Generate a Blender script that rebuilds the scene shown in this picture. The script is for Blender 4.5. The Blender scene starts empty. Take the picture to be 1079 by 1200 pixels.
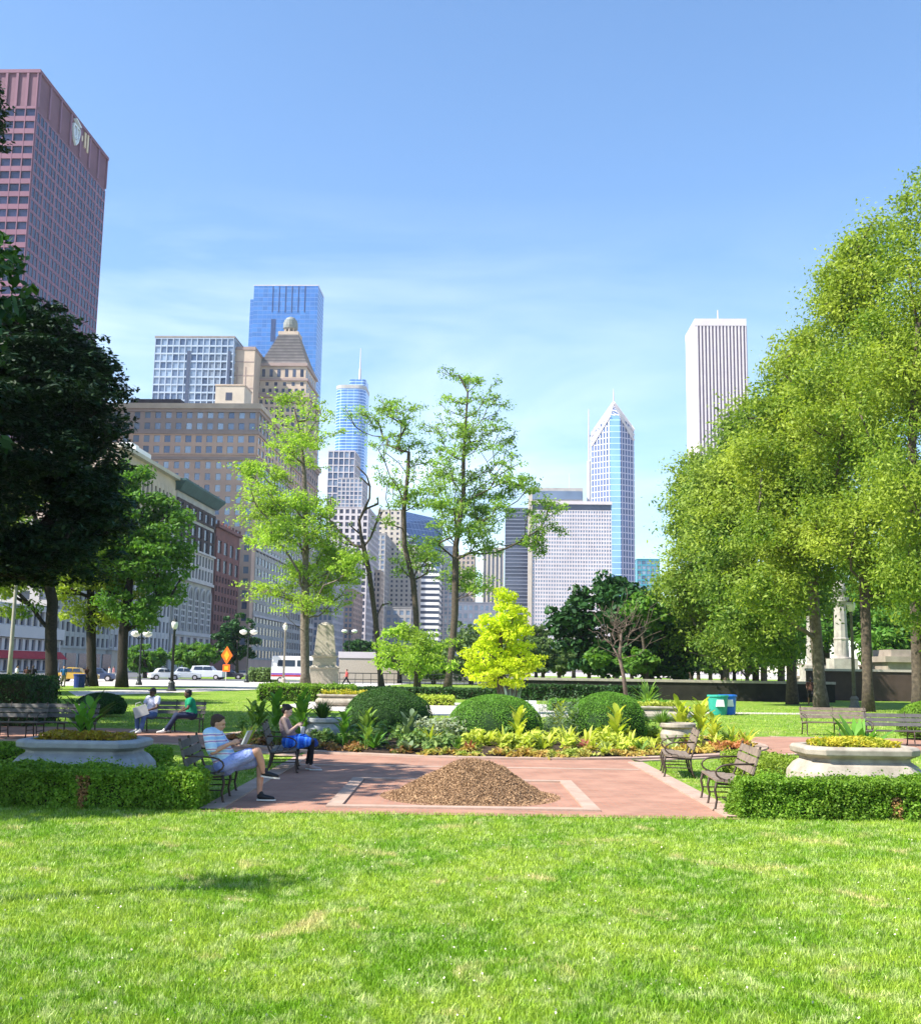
import bpy, bmesh, math, random
import numpy as np
from mathutils import Vector, Matrix, noise as mnoise
R = math.radians
random.seed(7); rng = np.random.default_rng(7)
scene = bpy.context.scene
C = scene.collection
# ------------------------------------------------------------------ camera
F = 1250.0; CZ = 2.0
PIT = math.atan(183/F); ROLL = .015
FW = Vector((0, math.cos(PIT), math.sin(PIT))); R0 = Vector((1,0,0)); U0 = Vector((0,-math.sin(PIT), math.cos(PIT)))
cr, sr = math.cos(ROLL), math.sin(ROLL)
CR = R0*cr + U0*sr; CU = -R0*sr + U0*cr
CAM = Vector((0,0,CZ))
cam = bpy.data.objects.new('camera', bpy.data.cameras.new('camera')); C.objects.link(cam)
cam.matrix_world = Matrix(((CR.x,CU.x,-FW.x,0),(CR.y,CU.y,-FW.y,0),(CR.z,CU.z,-FW.z,CZ),(0,0,0,1)))
cam.data.sensor_fit = 'VERTICAL'; cam.data.sensor_height = 36; cam.data.sensor_width = 36
cam.data.lens = F/1200*36; cam.data.clip_start = .1; cam.data.clip_end = 9000
scene.camera = cam
scene.render.resolution_x = 920; scene.render.resolution_y = 1024
def ray(px, py): return CR*(px-539.5) + CU*(600-py) + FW*F
def P(px, py, Y):
    d = ray(px, py); return CAM + d*(Y/d.y)
def G(px, py, z=0):
    d = ray(px, py); return CAM + d*((z-CZ)/d.z)
def pix(p):
    d = Vector(p)-CAM; f = d.dot(FW)
    return 539.5+d.dot(CR)/f*F, 600-d.dot(CU)/f*F
A = R(2.3); cA, sA = math.cos(A), math.sin(A)
def w2g(p): return p.x*cA - p.y*sA, p.x*sA + p.y*cA
def g2w(e, n, z=0): return Vector((e*cA+n*sA, -e*sA+n*cA, z))
def Pn(px, py, n):
    d = ray(px, py); t = n/(d.x*sA + d.y*cA); p = CAM+d*t; return w2g(p)[0], p.z
def Pe(px, py, e):
    d = ray(px, py); t = e/(d.x*cA - d.y*sA); p = CAM+d*t; return w2g(p)[1], p.z
# ------------------------------------------------------------------ objects
def tag(o, label=None, cat=None, group=None, kind=None):
    if label: o['label'] = label
    if cat: o['category'] = cat
    if group: o['group'] = group
    if kind: o['kind'] = kind
    return o
def empty(name, loc, rz=0, label=None, cat=None, group=None):
    o = bpy.data.objects.new(name, None); C.objects.link(o); o.location = loc; o.rotation_euler = (0,0,rz)
    o.empty_display_size = .2
    return tag(o, label, cat, group)
def copy_tree(o, parent=None):
    c = o.copy(); C.objects.link(c); c.parent = parent
    for ch in list(o.children): copy_tree(ch, c)
    return c
def meshobj(name, verts, faces, m, parent=None, smooth=False, midx=None, loc=None, rz=0):
    """verts (N,3), faces (M,k) numpy or list of lists"""
    me = bpy.data.meshes.new(name)
    if isinstance(faces, np.ndarray):
        v = np.asarray(verts, dtype=np.float32); n, k = faces.shape
        me.vertices.add(len(v)); me.vertices.foreach_set('co', v.ravel())
        me.loops.add(n*k); me.loops.foreach_set('vertex_index', faces.astype(np.int32).ravel())
        me.polygons.add(n); me.polygons.foreach_set('loop_start', np.arange(0, n*k, k, dtype=np.int32))
        if midx is not None: me.polygons.foreach_set('material_index', np.asarray(midx, dtype=np.int32))
        me.update(calc_edges=True)
    else:
        me.from_pydata([tuple(v) for v in verts], [], faces)
        if midx is not None: me.polygons.foreach_set('material_index', midx)
        me.update()
    for mm in (m if isinstance(m, (list, tuple)) else [m]): me.materials.append(mm)
    if smooth: me.polygons.foreach_set('use_smooth', [True]*len(me.polygons))
    o = bpy.data.objects.new(name, me); C.objects.link(o)
    if parent: o.parent = parent
    if loc is not None: o.location = loc
    if rz: o.rotation_euler = (0,0,rz)
    return o
class MB:
    def __init__(s): s.v=[]; s.f=[]; s.mi=[]; s.cur=0
    def add(s, vs, fs):
        b=len(s.v); s.v += [tuple(v) for v in vs]; s.f += [[b+i for i in f] for f in fs]; s.mi += [s.cur]*len(fs)
    def box(s, x0,x1,y0,y1,z0,z1):
        s.add([(x0,y0,z0),(x1,y0,z0),(x1,y1,z0),(x0,y1,z0),(x0,y0,z1),(x1,y0,z1),(x1,y1,z1),(x0,y1,z1)],
              [(0,3,2,1),(4,5,6,7),(0,1,5,4),(1,2,6,5),(2,3,7,6),(3,0,4,7)])
    def bar(s, p, q, w, h, up=(0,0,1)):
        p=Vector(p); q=Vector(q); d=(q-p).normalized(); up=Vector(up)
        a=d.cross(up)
        if a.length<1e-4: a=d.cross(Vector((1,0,0)))
        a.normalize(); b=a.cross(d)
        vs=[]
        for c in (p,q):
            for i,j in ((-1,-1),(1,-1),(1,1),(-1,1)): vs.append(c+a*(i*w/2)+b*(j*h/2))
        s.add(vs,[(0,1,2,3),(7,6,5,4),(0,4,5,1),(1,5,6,2),(2,6,7,3),(3,7,4,0)])
    def tube(s, pts, rad, n=8, cap=True):
        pts=[Vector(p) for p in pts]; m=len(pts)
        if not isinstance(rad,(list,tuple)): rad=[rad]*m
        b=len(s.v); ref=None; vs=[]
        for i,p in enumerate(pts):
            d=(pts[min(i+1,m-1)]-pts[max(i-1,0)]).normalized()
            if ref is None:
                ref=d.orthogonal().normalized()
            a=(ref-d*ref.dot(d))
            a = a.normalized() if a.length>1e-5 else d.orthogonal().normalized()
            ref=a; c=d.cross(a)
            for k in range(n):
                t=2*math.pi*k/n; vs.append(p+(a*math.cos(t)+c*math.sin(t))*rad[i])
        fs=[]
        for i in range(m-1):
            for k in range(n):
                k2=(k+1)%n; fs.append((i*n+k,i*n+k2,(i+1)*n+k2,(i+1)*n+k))
        if cap: fs += [tuple(range(n-1,-1,-1)), tuple(range((m-1)*n,m*n))]
        s.add(vs,fs)
    def loft(s, rings, cap=True):
        n=len(rings[0]); vs=[v for r in rings for v in r]; fs=[]
        for i in range(len(rings)-1):
            for k in range(n):
                k2=(k+1)%n; fs.append((i*n+k,i*n+k2,(i+1)*n+k2,(i+1)*n+k))
        if cap: fs += [tuple(range(n-1,-1,-1)), tuple(range((len(rings)-1)*n,len(rings)*n))]
        s.add(vs,fs)
    def lathe(s, c, prof, n=16):
        s.loft([[(c[0]+r*math.cos(2*math.pi*k/n), c[1]+r*math.sin(2*math.pi*k/n), c[2]+z) for k in range(n)] for r,z in prof])
    def ell(s, c, r, n=12, m=8):
        s.lathe2(c, r, n, m)
    def lathe2(s, c, r, n, m):
        rings=[]
        for i in range(1,m):
            t=math.pi*i/m-math.pi/2
            rings.append([(c[0]+r[0]*math.cos(t)*math.cos(2*math.pi*k/n), c[1]+r[1]*math.cos(t)*math.sin(2*math.pi*k/n), c[2]+r[2]*math.sin(t)) for k in range(n)])
        s.loft(rings)
    def build(s, name, m, parent=None, smooth=False, loc=None, rz=0):
        return meshobj(name, s.v, s.f, m, parent, smooth, s.mi, loc, rz)
# ------------------------------------------------------------------ materials
def newmat(name):
    m=bpy.data.materials.new(name); m.use_nodes=True; nt=m.node_tree; nt.nodes.clear()
    out=nt.nodes.new('ShaderNodeOutputMaterial'); return m, nt, out
def mix(nt, fac, a, b, blend='MIX'):
    n=nt.nodes.new('ShaderNodeMix'); n.data_type='RGBA'; n.blend_type=blend
    for i,v in ((0,fac),(6,a),(7,b)):
        if hasattr(v,'links'): nt.links.new(v, n.inputs[i])
        else: n.inputs[i].default_value = v if i==0 else (*v,1)[:4]
    return n.outputs[2]
def noise(nt, scale, detail=4, rough=.6, coord='Object', vec=None, dist=0):
    n=nt.nodes.new('ShaderNodeTexNoise'); n.inputs['Scale'].default_value=scale; n.inputs['Detail'].default_value=detail
    n.inputs['Roughness'].default_value=rough; n.inputs['Distortion'].default_value=dist
    if vec is None:
        t=nt.nodes.new('ShaderNodeTexCoord'); vec=t.outputs[coord]
    nt.links.new(vec, n.inputs['Vector']); return n.outputs['Fac']
def ramp(nt, fac, a, b, p0=.35, p1=.65):
    r=nt.nodes.new('ShaderNodeMapRange'); r.inputs['From Min'].default_value=p0; r.inputs['From Max'].default_value=p1
    nt.links.new(fac, r.inputs['Value']); return mix(nt, r.outputs[0], a, b)
def rnd(nt):
    g=nt.nodes.new('ShaderNodeNewGeometry'); o=nt.nodes.new('ShaderNodeObjectInfo')
    a=nt.nodes.new('ShaderNodeMath'); a.operation='MULTIPLY_ADD'; a.inputs[1].default_value=7.31
    nt.links.new(g.outputs['Random Per Island'], a.inputs[0]); nt.links.new(o.outputs['Random'], a.inputs[2])
    f=nt.nodes.new('ShaderNodeMath'); f.operation='FRACT'; nt.links.new(a.outputs[0], f.inputs[0]); return f.outputs[0]
def bsdf(nt, out, col, rough=.8, metal=0, bumpfac=None, bump=.3, bdist=.02, spec=.3):
    p=nt.nodes.new('ShaderNodeBsdfPrincipled')
    if hasattr(col,'links'): nt.links.new(col, p.inputs['Base Color'])
    else: p.inputs['Base Color'].default_value=(*col,1)
    p.inputs['Roughness'].default_value=rough; p.inputs['Metallic'].default_value=metal
    p.inputs['Specular IOR Level'].default_value=spec
    if bumpfac is not None:
        b=nt.nodes.new('ShaderNodeBump'); b.inputs['Strength'].default_value=bump; b.inputs['Distance'].default_value=bdist
        nt.links.new(bumpfac, b.inputs['Height']); nt.links.new(b.outputs[0], p.inputs['Normal'])
    nt.links.new(p.outputs[0], out.inputs[0]); return p
def mat(name, c1, c2=None, scale=4, rough=.8, metal=0, bump=0, bscale=30, bdist=.02, random_amt=0, spec=.3, p0=.35, p1=.65):
    m,nt,out=newmat(name)
    if c2 is None: c2=tuple(min(1,c*.82) for c in c1)
    col=ramp(nt, noise(nt, scale), c1, c2, p0, p1)
    if random_amt:
        r=rnd(nt); rr=nt.nodes.new('ShaderNodeMapRange'); rr.inputs['To Min'].default_value=1-random_amt; rr.inputs['To Max'].default_value=1+random_amt*.6
        nt.links.new(r, rr.inputs['Value'])
        h=nt.nodes.new('ShaderNodeHueSaturation'); nt.links.new(rr.outputs[0], h.inputs['Value']); nt.links.new(col, h.inputs['Color']); col=h.outputs[0]
    bf=noise(nt, bscale, 6) if bump else None
    bsdf(nt,out,col,rough,metal,bf,bump,bdist,spec); return m
def leafmat(name, c1, c2, trans=.35, nscale=.6, c3=None):
    """leaf colour: random from leaf to leaf, drifting across the crown"""
    m,nt,out=newmat(name)
    col=mix(nt, rnd(nt), c1, c2)
    if c3: col=mix(nt, ramp(nt, noise(nt,nscale,2), (0,0,0),(1,1,1),.45,.65), col, c3)
    else:
        h=nt.nodes.new('ShaderNodeHueSaturation'); v=nt.nodes.new('ShaderNodeMapRange')
        v.inputs['From Min'].default_value=.3; v.inputs['From Max'].default_value=.7; v.inputs['To Min'].default_value=.75; v.inputs['To Max'].default_value=1.25
        nt.links.new(noise(nt,nscale,2), v.inputs['Value']); nt.links.new(v.outputs[0], h.inputs['Value']); nt.links.new(col,h.inputs['Color']); col=h.outputs[0]
    d=nt.nodes.new('ShaderNodeBsdfPrincipled'); d.inputs['Roughness'].default_value=.55; d.inputs['Specular IOR Level'].default_value=.25
    nt.links.new(col,d.inputs['Base Color'])
    t=nt.nodes.new('ShaderNodeBsdfTranslucent'); 
    tc=mix(nt, 1.0, col, (1.25,1.3,.6), 'MULTIPLY'); nt.links.new(tc,t.inputs['Color'])
    s=nt.nodes.new('ShaderNodeMixShader'); s.inputs[0].default_value=trans
    nt.links.new(d.outputs[0],s.inputs[1]); nt.links.new(t.outputs[0],s.inputs[2]); nt.links.new(s.outputs[0],out.inputs[0]); return m
def glassmat(name, c1, c2, metal=.5, rough=.12, sc=.05):
    m,nt,out=newmat(name)
    col=mix(nt, rnd(nt), c1, c2)
    col2=mix(nt, noise(nt,sc,2), col, tuple(c*.55 for c in c1)) if sc else col
    bsdf(nt,out,col2,rough,metal,spec=.6); return m
def gridmat(name, wall, glass, sx, sz, fx, fz, metal=.4, rough=.2, var=.4, ys=1):
    """curtain wall: glass panes between thin members, in metres, on any upright face"""
    m,nt,out=newmat(name)
    t=nt.nodes.new('ShaderNodeTexCoord'); s=nt.nodes.new('ShaderNodeSeparateXYZ'); nt.links.new(t.outputs['Object'], s.inputs[0])
    def mth(op,a,b=None,c=None):
        n=nt.nodes.new('ShaderNodeMath'); n.operation=op
        for i,v in enumerate((a,b,c)):
            if v is None: continue
            if hasattr(v,'links'): nt.links.new(v,n.inputs[i])
            else: n.inputs[i].default_value=v
        return n.outputs[0]
    h=mth('MULTIPLY_ADD', s.outputs[1], float(ys), s.outputs[0])
    hx=mth('DIVIDE',h,sx); hz=mth('DIVIDE',s.outputs[2],sz)
    wx=mth('LESS_THAN', mth('FRACT',hx), fx); wz=mth('LESS_THAN', mth('FRACT',hz), fz)
    w=mth('MAXIMUM',wx,wz)
    cb=nt.nodes.new('ShaderNodeCombineXYZ'); nt.links.new(mth('FLOOR',hx),cb.inputs[0]); nt.links.new(mth('FLOOR',hz),cb.inputs[1])
    wn=nt.nodes.new('ShaderNodeTexWhiteNoise'); wn.noise_dimensions='3D'; nt.links.new(cb.outputs[0],wn.inputs['Vector'])
    g=mix(nt, wn.outputs['Value'], glass, tuple(c*(1-var) for c in glass))
    big=ramp(nt, noise(nt,.035,3), (1,1,1), (.72,.76,.85)); g=mix(nt,1.0,g,big,'MULTIPLY')
    col=mix(nt,w,g,wall)
    p=bsdf(nt,out,col,rough,metal,spec=.5)
    mr=nt.nodes.new('ShaderNodeMapRange'); mr.inputs['To Min'].default_value=rough; mr.inputs['To Max'].default_value=.7; nt.links.new(w,mr.inputs['Value']); nt.links.new(mr.outputs[0],p.inputs['Roughness'])
    mm=nt.nodes.new('ShaderNodeMapRange'); mm.inputs['To Min'].default_value=metal; mm.inputs['To Max'].default_value=0; nt.links.new(w,mm.inputs['Value']); nt.links.new(mm.outputs[0],p.inputs['Metallic'])
    return m
M={}
M['stone']=mat('stone',(.42,.37,.31),(.30,.27,.23),6,.85,bump=.3,bscale=60,bdist=.01)
M['stone_dark']=mat('stone_dark',(.16,.15,.14),(.10,.095,.09),3,.9,bump=.3)
M['concrete']=mat('concrete',(.41,.36,.29),(.25,.215,.17),3.5,.85,bump=.25,bscale=80,bdist=.006)
M['granite']=mat('granite',(.48,.42,.34),(.36,.31,.25),8,.85,bump=.2)
M['iron']=mat('iron',(.045,.035,.03),(.09,.06,.045),20,.5,.3)
M['dark_iron']=mat('dark_iron',(.02,.025,.025),(.035,.04,.04),20,.5,.3)
M['bark']=mat('bark',(.11,.085,.06),(.05,.04,.03),7,.95,bump=.8,bscale=18,bdist=.04)
M['bark_grey']=mat('bark_grey',(.2,.165,.125),(.1,.08,.06),5,.95,bump=.8,bscale=16,bdist=.05)
M['bark_dark']=mat('bark_dark',(.04,.032,.025),(.02,.017,.014),7,.95,bump=.8,bscale=18,bdist=.04)
M['twig']=mat('twig',(.17,.12,.095),(.10,.075,.06),7,.9)
M['soil']=mat('soil',(.07,.045,.03),(.035,.022,.015),8,.95,bump=1,bscale=25,bdist=.05)
M['black']=mat('black',(.015,.015,.017),None,9,.5)
M['rubber']=mat('rubber',(.02,.02,.02),None,9,.8)
M['white_paint']=mat('white_paint',(.75,.75,.74),(.65,.65,.64),4,.5)
M['lamp_glass']=mat('lamp_glass',(.8,.78,.7),(.72,.7,.62),4,.3)
M['roofing']=mat('roofing',(.3,.27,.25),(.22,.2,.19),.2,.9)
# ------------------------------------------------------------------ foliage
def leaves(centers, outward, size, aspect=.5, flat=.0, jitter=.5, droop=0):
    """rhombus leaves: centers (N,3), outward (N,3) preferred normals"""
    n=len(centers)
    nr=outward*(1-jitter)+rng.normal(size=(n,3))*jitter
    nr[:,2]+=flat
    nr/=np.linalg.norm(nr,axis=1,keepdims=True)+1e-9
    t=rng.normal(size=(n,3)); t[:,2]-=droop
    t-=nr*(t*nr).sum(1,keepdims=True); t/=np.linalg.norm(t,axis=1,keepdims=True)+1e-9
    b=np.cross(nr,t)
    s=(size*rng.uniform(.6,1.35,size=n))[:,None]
    l=t*s; w=b*s*aspect
    v=np.stack([centers-l,centers+w-l*.1,centers+l,centers-w-l*.1],1).reshape(-1,3)
    f=np.arange(n*4).reshape(-1,4)
    return v,f
def ellip_pts(n, shell=.55):
    d=rng.normal(size=(n,3)); d/=np.linalg.norm(d,axis=1,keepdims=True)
    r=rng.uniform(shell**3,1,size=n)**(1/3)
    return d*r[:,None], d
def grow(trunk, ends, r0, rtip=.02, low_bias=.55):
    """branches from a trunk polyline [(x,y,z)] to each clump point; returns MB"""
    nodes=[]; par=[]; 
    tp=[Vector(p) for p in trunk]
    for i,(a,b) in enumerate(zip(tp[:-1],tp[1:])):
        k=max(1,int((b-a).length/1.2))
        for j in range(k):
            nodes.append(a.lerp(b,j/k)); par.append(len(nodes)-2)
    nodes.append(tp[-1]); par.append(len(nodes)-2)
    ntr=len(nodes); zb=tp[0].z; H=tp[-1].z-zb
    ends=sorted([Vector(e) for e in ends], key=lambda e: min((e-t).length for t in nodes[:ntr]))
    dist=[0]*len(nodes)
    for i in range(1,ntr): dist[i]=dist[i-1]+(nodes[i]-nodes[i-1]).length
    pos=np.array([tuple(n) for n in nodes]); dd=np.array(dist,dtype=float)
    for e in ends:
        ev=np.array(tuple(e)); L=np.linalg.norm(pos-ev,axis=1)
        up=np.maximum(0,pos[:,2]-ev[2]+L*.25)*1.6
        cost=L+dd*.25+up+np.where(pos[:,2]<zb+H*.16,50,0)
        j=int(np.argmin(cost)); s=Vector(pos[j]); d=e-s; k=max(1,int(d.length/1.1)); prev=j
        add=[]; 
        for q in range(1,k+1):
            t=q/k; p=s.lerp(e,t)+Vector((0,0,-math.sin(t*math.pi)*d.length*.07))
            if q<k: p+=Vector(rng.normal(size=3))*d.length*.035
            nodes.append(p); par.append(prev); dist.append((p-nodes[prev]).length+dd[prev] if q==1 else dist[-1]+(p-nodes[prev]).length)
            prev=len(nodes)-1; add.append(tuple(p))
        pos=np.vstack([pos,np.array(add)]); dd=np.array(dist,dtype=float)
    n=len(nodes); w=[0.0]*n; kids=[[] for _ in range(n)]
    for i in range(n):
        if par[i]>=0 and i>0: kids[par[i]].append(i)
    for i in range(n-1,-1,-1):
        if not kids[i]: w[i]=1.0
        if i>0: w[par[i]]+= w[i]
    tot=w[0]; rad=[max(rtip, r0*(w[i]/tot)**.5) for i in range(n)]
    for i in range(ntr): rad[i]=max(rad[i], r0*(1-.8*i/ntr))
    mb=MB(); seen=[False]*n
    order=[0]+[i for i in range(1,n)]
    for i in order:
        if seen[i] and i!=0: continue
        # start a chain at i from its parent
        chain=[]; rr=[]
        if i>0: chain.append(nodes[par[i]]); rr.append(min(rad[par[i]]*.8, rad[i]*1.15))
        c=i
        while True:
            seen[c]=True; chain.append(nodes[c]); rr.append(rad[c])
            if not kids[c]: break
            c=max(kids[c], key=lambda q:(q<ntr, w[q]))
        if len(chain)>1:
            if i==0: rr[0]*=1.45
            mb.tube(chain, rr, 8 if max(rr)>.12 else 5, cap=True)
    return mb
def foliage(name, clumps, size, m, parent=None, per=120, flat=.3, jitter=.5, aspect=.5, droop=0, loc=None, shell=.3, gauss=0):
    """clumps: list (center, (rx,ry,rz), weight)"""
    cs=[];os=[]
    for c,r,w in clumps:
        k=max(4,int(per*w)); p,d=ellip_pts(k,shell)
        if gauss: p=rng.normal(size=(k,3))*gauss; d=p/(np.linalg.norm(p,axis=1,keepdims=True)+1e-9)
        cs.append(np.array(tuple(c))+p*np.array(r)); os.append(d/np.array(r)*min(r))
    c=np.vstack(cs); o=np.vstack(os); o/=np.linalg.norm(o,axis=1,keepdims=True)+1e-9
    v,f=leaves(c,o,size,aspect,flat,jitter,droop)
    return meshobj(name,v,f,m,parent,loc=loc)
def pick(lobes, n, shell=.5):
    """clump centres inside lobes, weighted by surface"""
    ws=np.array([l[1][0]*l[1][2] for l in lobes]); ws/=ws.sum(); out=[]
    for (c,r),w in zip(lobes,ws):
        k=max(2,int(round(n*w))); p,_=ellip_pts(k,shell)
        out+= [Vector(np.array(tuple(c))+q*np.array(r)) for q in p]
    return out
def tree(name,label,cat,base,trunk,lobes,nclump,cr_,size,per,leaf,bark,r0,flat=.3,cflat=.6,group=None,droop=0,aspect=.5,jitter=.5,shell=.5,nb=None,explicit=None,rtip=.025,cshell=.3,gauss=0):
    """everything in world coordinates, stored relative to base"""
    base=Vector(base); root=empty(name,base,0,label,cat,group)
    T=[Vector(t)-base for t in trunk]
    L=[(Vector(c)-base,r) for c,r in lobes]
    pts=pick(L,nclump,shell) if L else []
    # sprays reaching out past the body of the crown
    ext=[]
    for (c,r) in L:
        for q in range(max(2,int(nclump/len(L)*.35))):
            d=Vector(rng.normal(size=3)).normalized(); d.z=abs(d.z)*.8+d.z*.2
            ext.append(Vector([c[i]+d[i]*r[i]*random.uniform(1.0,1.22) for i in range(3)]))
    cl=[(p,(cr_*random.uniform(.7,1.3),cr_*random.uniform(.7,1.3),cr_*cflat*random.uniform(.7,1.3)),random.uniform(.6,1.4)) for p in pts]
    cl+=[(p,(cr_*random.uniform(.4,.75),cr_*random.uniform(.4,.75),cr_*cflat*random.uniform(.4,.8)),random.uniform(.25,.45)) for p in ext]
    ends=list(pts) if nb is None else random.sample(pts,min(nb,len(pts)))
    if explicit:
        for c,r,w in explicit: cl.append((Vector(c)-base,r,w)); ends.append(Vector(c)-base)
    grow(T,ends,r0,rtip).build('trunk',bark,root,smooth=True)
    foliage('crown',cl,size,leaf,root,per,flat,jitter,aspect,droop,shell=cshell,gauss=gauss)
    return root
def lobe(px,py,rx,ry,Y,dy=0,ryd=None):
    c=P(px,py,Y+dy); k=(Y+dy)/F
    return (c,(rx*k, (ryd if ryd else (rx*k*.5+ry*k*.4)), ry*k))
# ================================================================== city
def gl(name,c1,c2,**k): M[name]=glassmat(name,c1,c2,**k)
gl('win_blue',(.07,.11,.20),(.48,.58,.70),metal=.3)
gl('win_dark',(.02,.025,.05),(.13,.15,.22),metal=.2)
gl('win_deep',(.012,.015,.05),(.05,.05,.12),metal=.1)
gl('win_light',(.35,.45,.6),(.12,.17,.28),metal=.3)
M['pink_wall']=mat('pink_wall',(.195,.085,.13),(.16,.07,.11),.1,.7)
M['pink_wall_shade']=mat('pink_wall_shade',(.24,.12,.19),(.20,.10,.165),.1,.7)  # mauve tint puts the east face's shade into the granite colour
M['pink_panel']=mat('pink_panel',(.17,.075,.11),(.13,.055,.085),.15,.7)
M['brown_wall']=mat('brown_wall',(.55,.37,.29),(.46,.31,.25),.15,.85)
M['brown_trim']=mat('brown_trim',(.33,.25,.23),(.28,.21,.19),.2,.85)
M['tan_wall']=mat('tan_wall',(.50,.40,.32),(.40,.32,.26),.2,.85)
M['cream_wall']=mat('cream_wall',(.50,.44,.37),(.42,.37,.31),.2,.85)
M['grey_wall']=mat('grey_wall',(.40,.38,.36),(.32,.30,.29),.3,.85)
M['pale_wall']=mat('pale_wall',(.52,.48,.49),(.44,.40,.42),.2,.8)
M['red_brick']=mat('red_brick',(.20,.085,.075),(.15,.065,.06),.3,.9)
M['darkbrown_wall']=mat('darkbrown_wall',(.06,.04,.04),(.045,.03,.03),.3,.9)
M['verdigris']=mat('verdigris',(.04,.10,.095),(.03,.075,.07),.5,.7)
M['slate_roof']=mat('slate_roof',(.27,.24,.23),(.2,.18,.175),.3,.8)
M['white_wall']=mat('white_wall',(.57,.52,.53),(.50,.45,.47),.1,.7)
M['lattice_wall']=mat('lattice_wall',(.36,.43,.55),(.30,.37,.48),.1,.6)
M['navy_panel']=mat('navy_panel',(.05,.07,.13),None,1,.5)
M['red_awning']=mat('red_awning',(.45,.03,.04),(.35,.02,.03),1,.8)
class Bld:
    """upright block in the street grid; local x = east, y = north"""
    def __init__(s,name,label,e0,e1,n0,n1,cat='building',group=None,h=50):
        s.e0,s.e1,s.n0,s.n1=e0,e1,n0,n1; s.w=e1-e0; s.d=n1-n0
        s.root=empty(name,g2w(e0,n0,0),-A,label,cat,group); s.h=h
        s.wins=[]; s.mb={}
    def add(s,part,m):
        if part not in s.mb: s.mb[part]=(MB(),m)
        return s.mb[part][0]
    def core(s,z0,z1,m,part='wall',inset=0,x0=None,x1=None,y0=None,y1=None):
        s.add(part,m).box((x0 if x0 is not None else 0)+inset,(x1 if x1 is not None else s.w)-inset,(y0 if y0 is not None else 0)+inset,(y1 if y1 is not None else s.d)-inset,z0,z1)
    def bx(s,face,a0,a1,z0,z1,d0,d1,mb,off=0):
        """box on a face: a along it, d outward"""
        if face=='s': mb.box(a0,a1,off-d1,off-d0,z0,z1)
        else: mb.box(s.w+d0-off,s.w+d1-off,a0,a1,z0,z1)
    def grid(s,face,a0,a1,z0,z1,cols,rows,pf,sf,wm,wn,part='wall_frame',proud=.35,wide_every=0,wide=0,skiprow=(),off=0,pm=None,sill=False):
        mb=s.add(part,wm); mp=s.add(part+'_pier',pm) if pm else mb
        cw=(a1-a0)/cols; rh=(z1-z0)/rows; pw=cw*pf; sh=rh*sf
        for i in range(cols+1):
            x=a0+i*cw; w=pw
            if wide_every and i%wide_every==0: w=max(pw,wide)
            lo=max(a0,x-w/2) ; hi=min(a1,x+w/2)
            s.bx(face,lo,hi,z0,z1,.01,proud+.06,mp,off)
        for j in range(rows+1):
            z=z0+j*rh; s.bx(face,a0+.03,a1-.03,max(z0,z-sh/2)+.01,min(z1,z+sh/2)-.01,.015,proud,mb,off)
        for j in range(rows):
            if j in skiprow: continue
            for i in range(cols):
                s.wins.append((face,a0+i*cw+pw/2-.02,a0+(i+1)*cw-pw/2+.02,z0+j*rh+sh/2-.02,z0+(j+1)*rh-sh/2+.02,wn,off))
    def quad(s,w):
        face,a0,a1,z0,z1,wn,off=w
        if face=='s': return [(a0,off-.06,z0),(a1,off-.06,z0),(a1,off-.06,z1),(a0,off-.06,z1)]
        X=s.w+.06-off; return [(X,a0,z0),(X,a1,z0),(X,a1,z1),(X,a0,z1)]
    def finish(s,limit=100):
        for k,(mb,m) in s.mb.items():
            if mb.v: mb.build(k.replace('_pier','_pilaster') if k.endswith('_pier') else k,m,s.root)
        mw=s.root.matrix_basis; base=Vector(s.root.location); 
        rot=Matrix.Rotation(-A,3,'Z')
        sc=[]
        for w in s.wins:
            q=s.quad(w); c=base+rot@((Vector(q[0])+Vector(q[2]))/2); px,py=pix(c)
            vis=0<px<1079 and 0<py<790
            sc.append(((0 if vis else 1),(c-CAM).length,w))
        sc.sort(key=lambda t:t[:2])
        cache={}
        for _,_,w in sc[:limit]:
            q=s.quad(w); o=Vector(q[0]); key=(w[0],round(w[2]-w[1],2),round(w[4]-w[3],2),w[5])
            if key not in cache:
                ob=meshobj('window',[Vector(p)-o for p in q],[[0,1,2,3]],M[w[5]],s.root,loc=o); cache[key]=ob
            else:
                ob=cache[key].copy(); C.objects.link(ob); ob.location=o
        rest={}
        for _,_,w in sc[limit:]: rest.setdefault(w[5],[]).append(w)
        if rest:
            mb=MB(); mats=[]
            for i,(k,ws) in enumerate(rest.items()):
                mats.append(M[k]); mb.cur=i
                for w in ws: mb.add(s.quad(w),[(0,1,2,3)])
            tag(mb.build('windows_far',mats,s.root),kind='stuff')
def block(name,label,px0,px1,py,n,depth=None,far=None,**k):
    """south face spans px0..px1 with its roof at py, its plane n metres up the street"""
    e0,_=Pn(px0,py,n); e1,h=Pn(px1,py,n)
    if far: depth=Pe(far[0],far[1],e1)[0]-n
    return Bld(name,label,e0,e1,n,n+depth,h=h,**k)
def zat(px,py,n): return Pn(px,py,n)[1]

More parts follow.
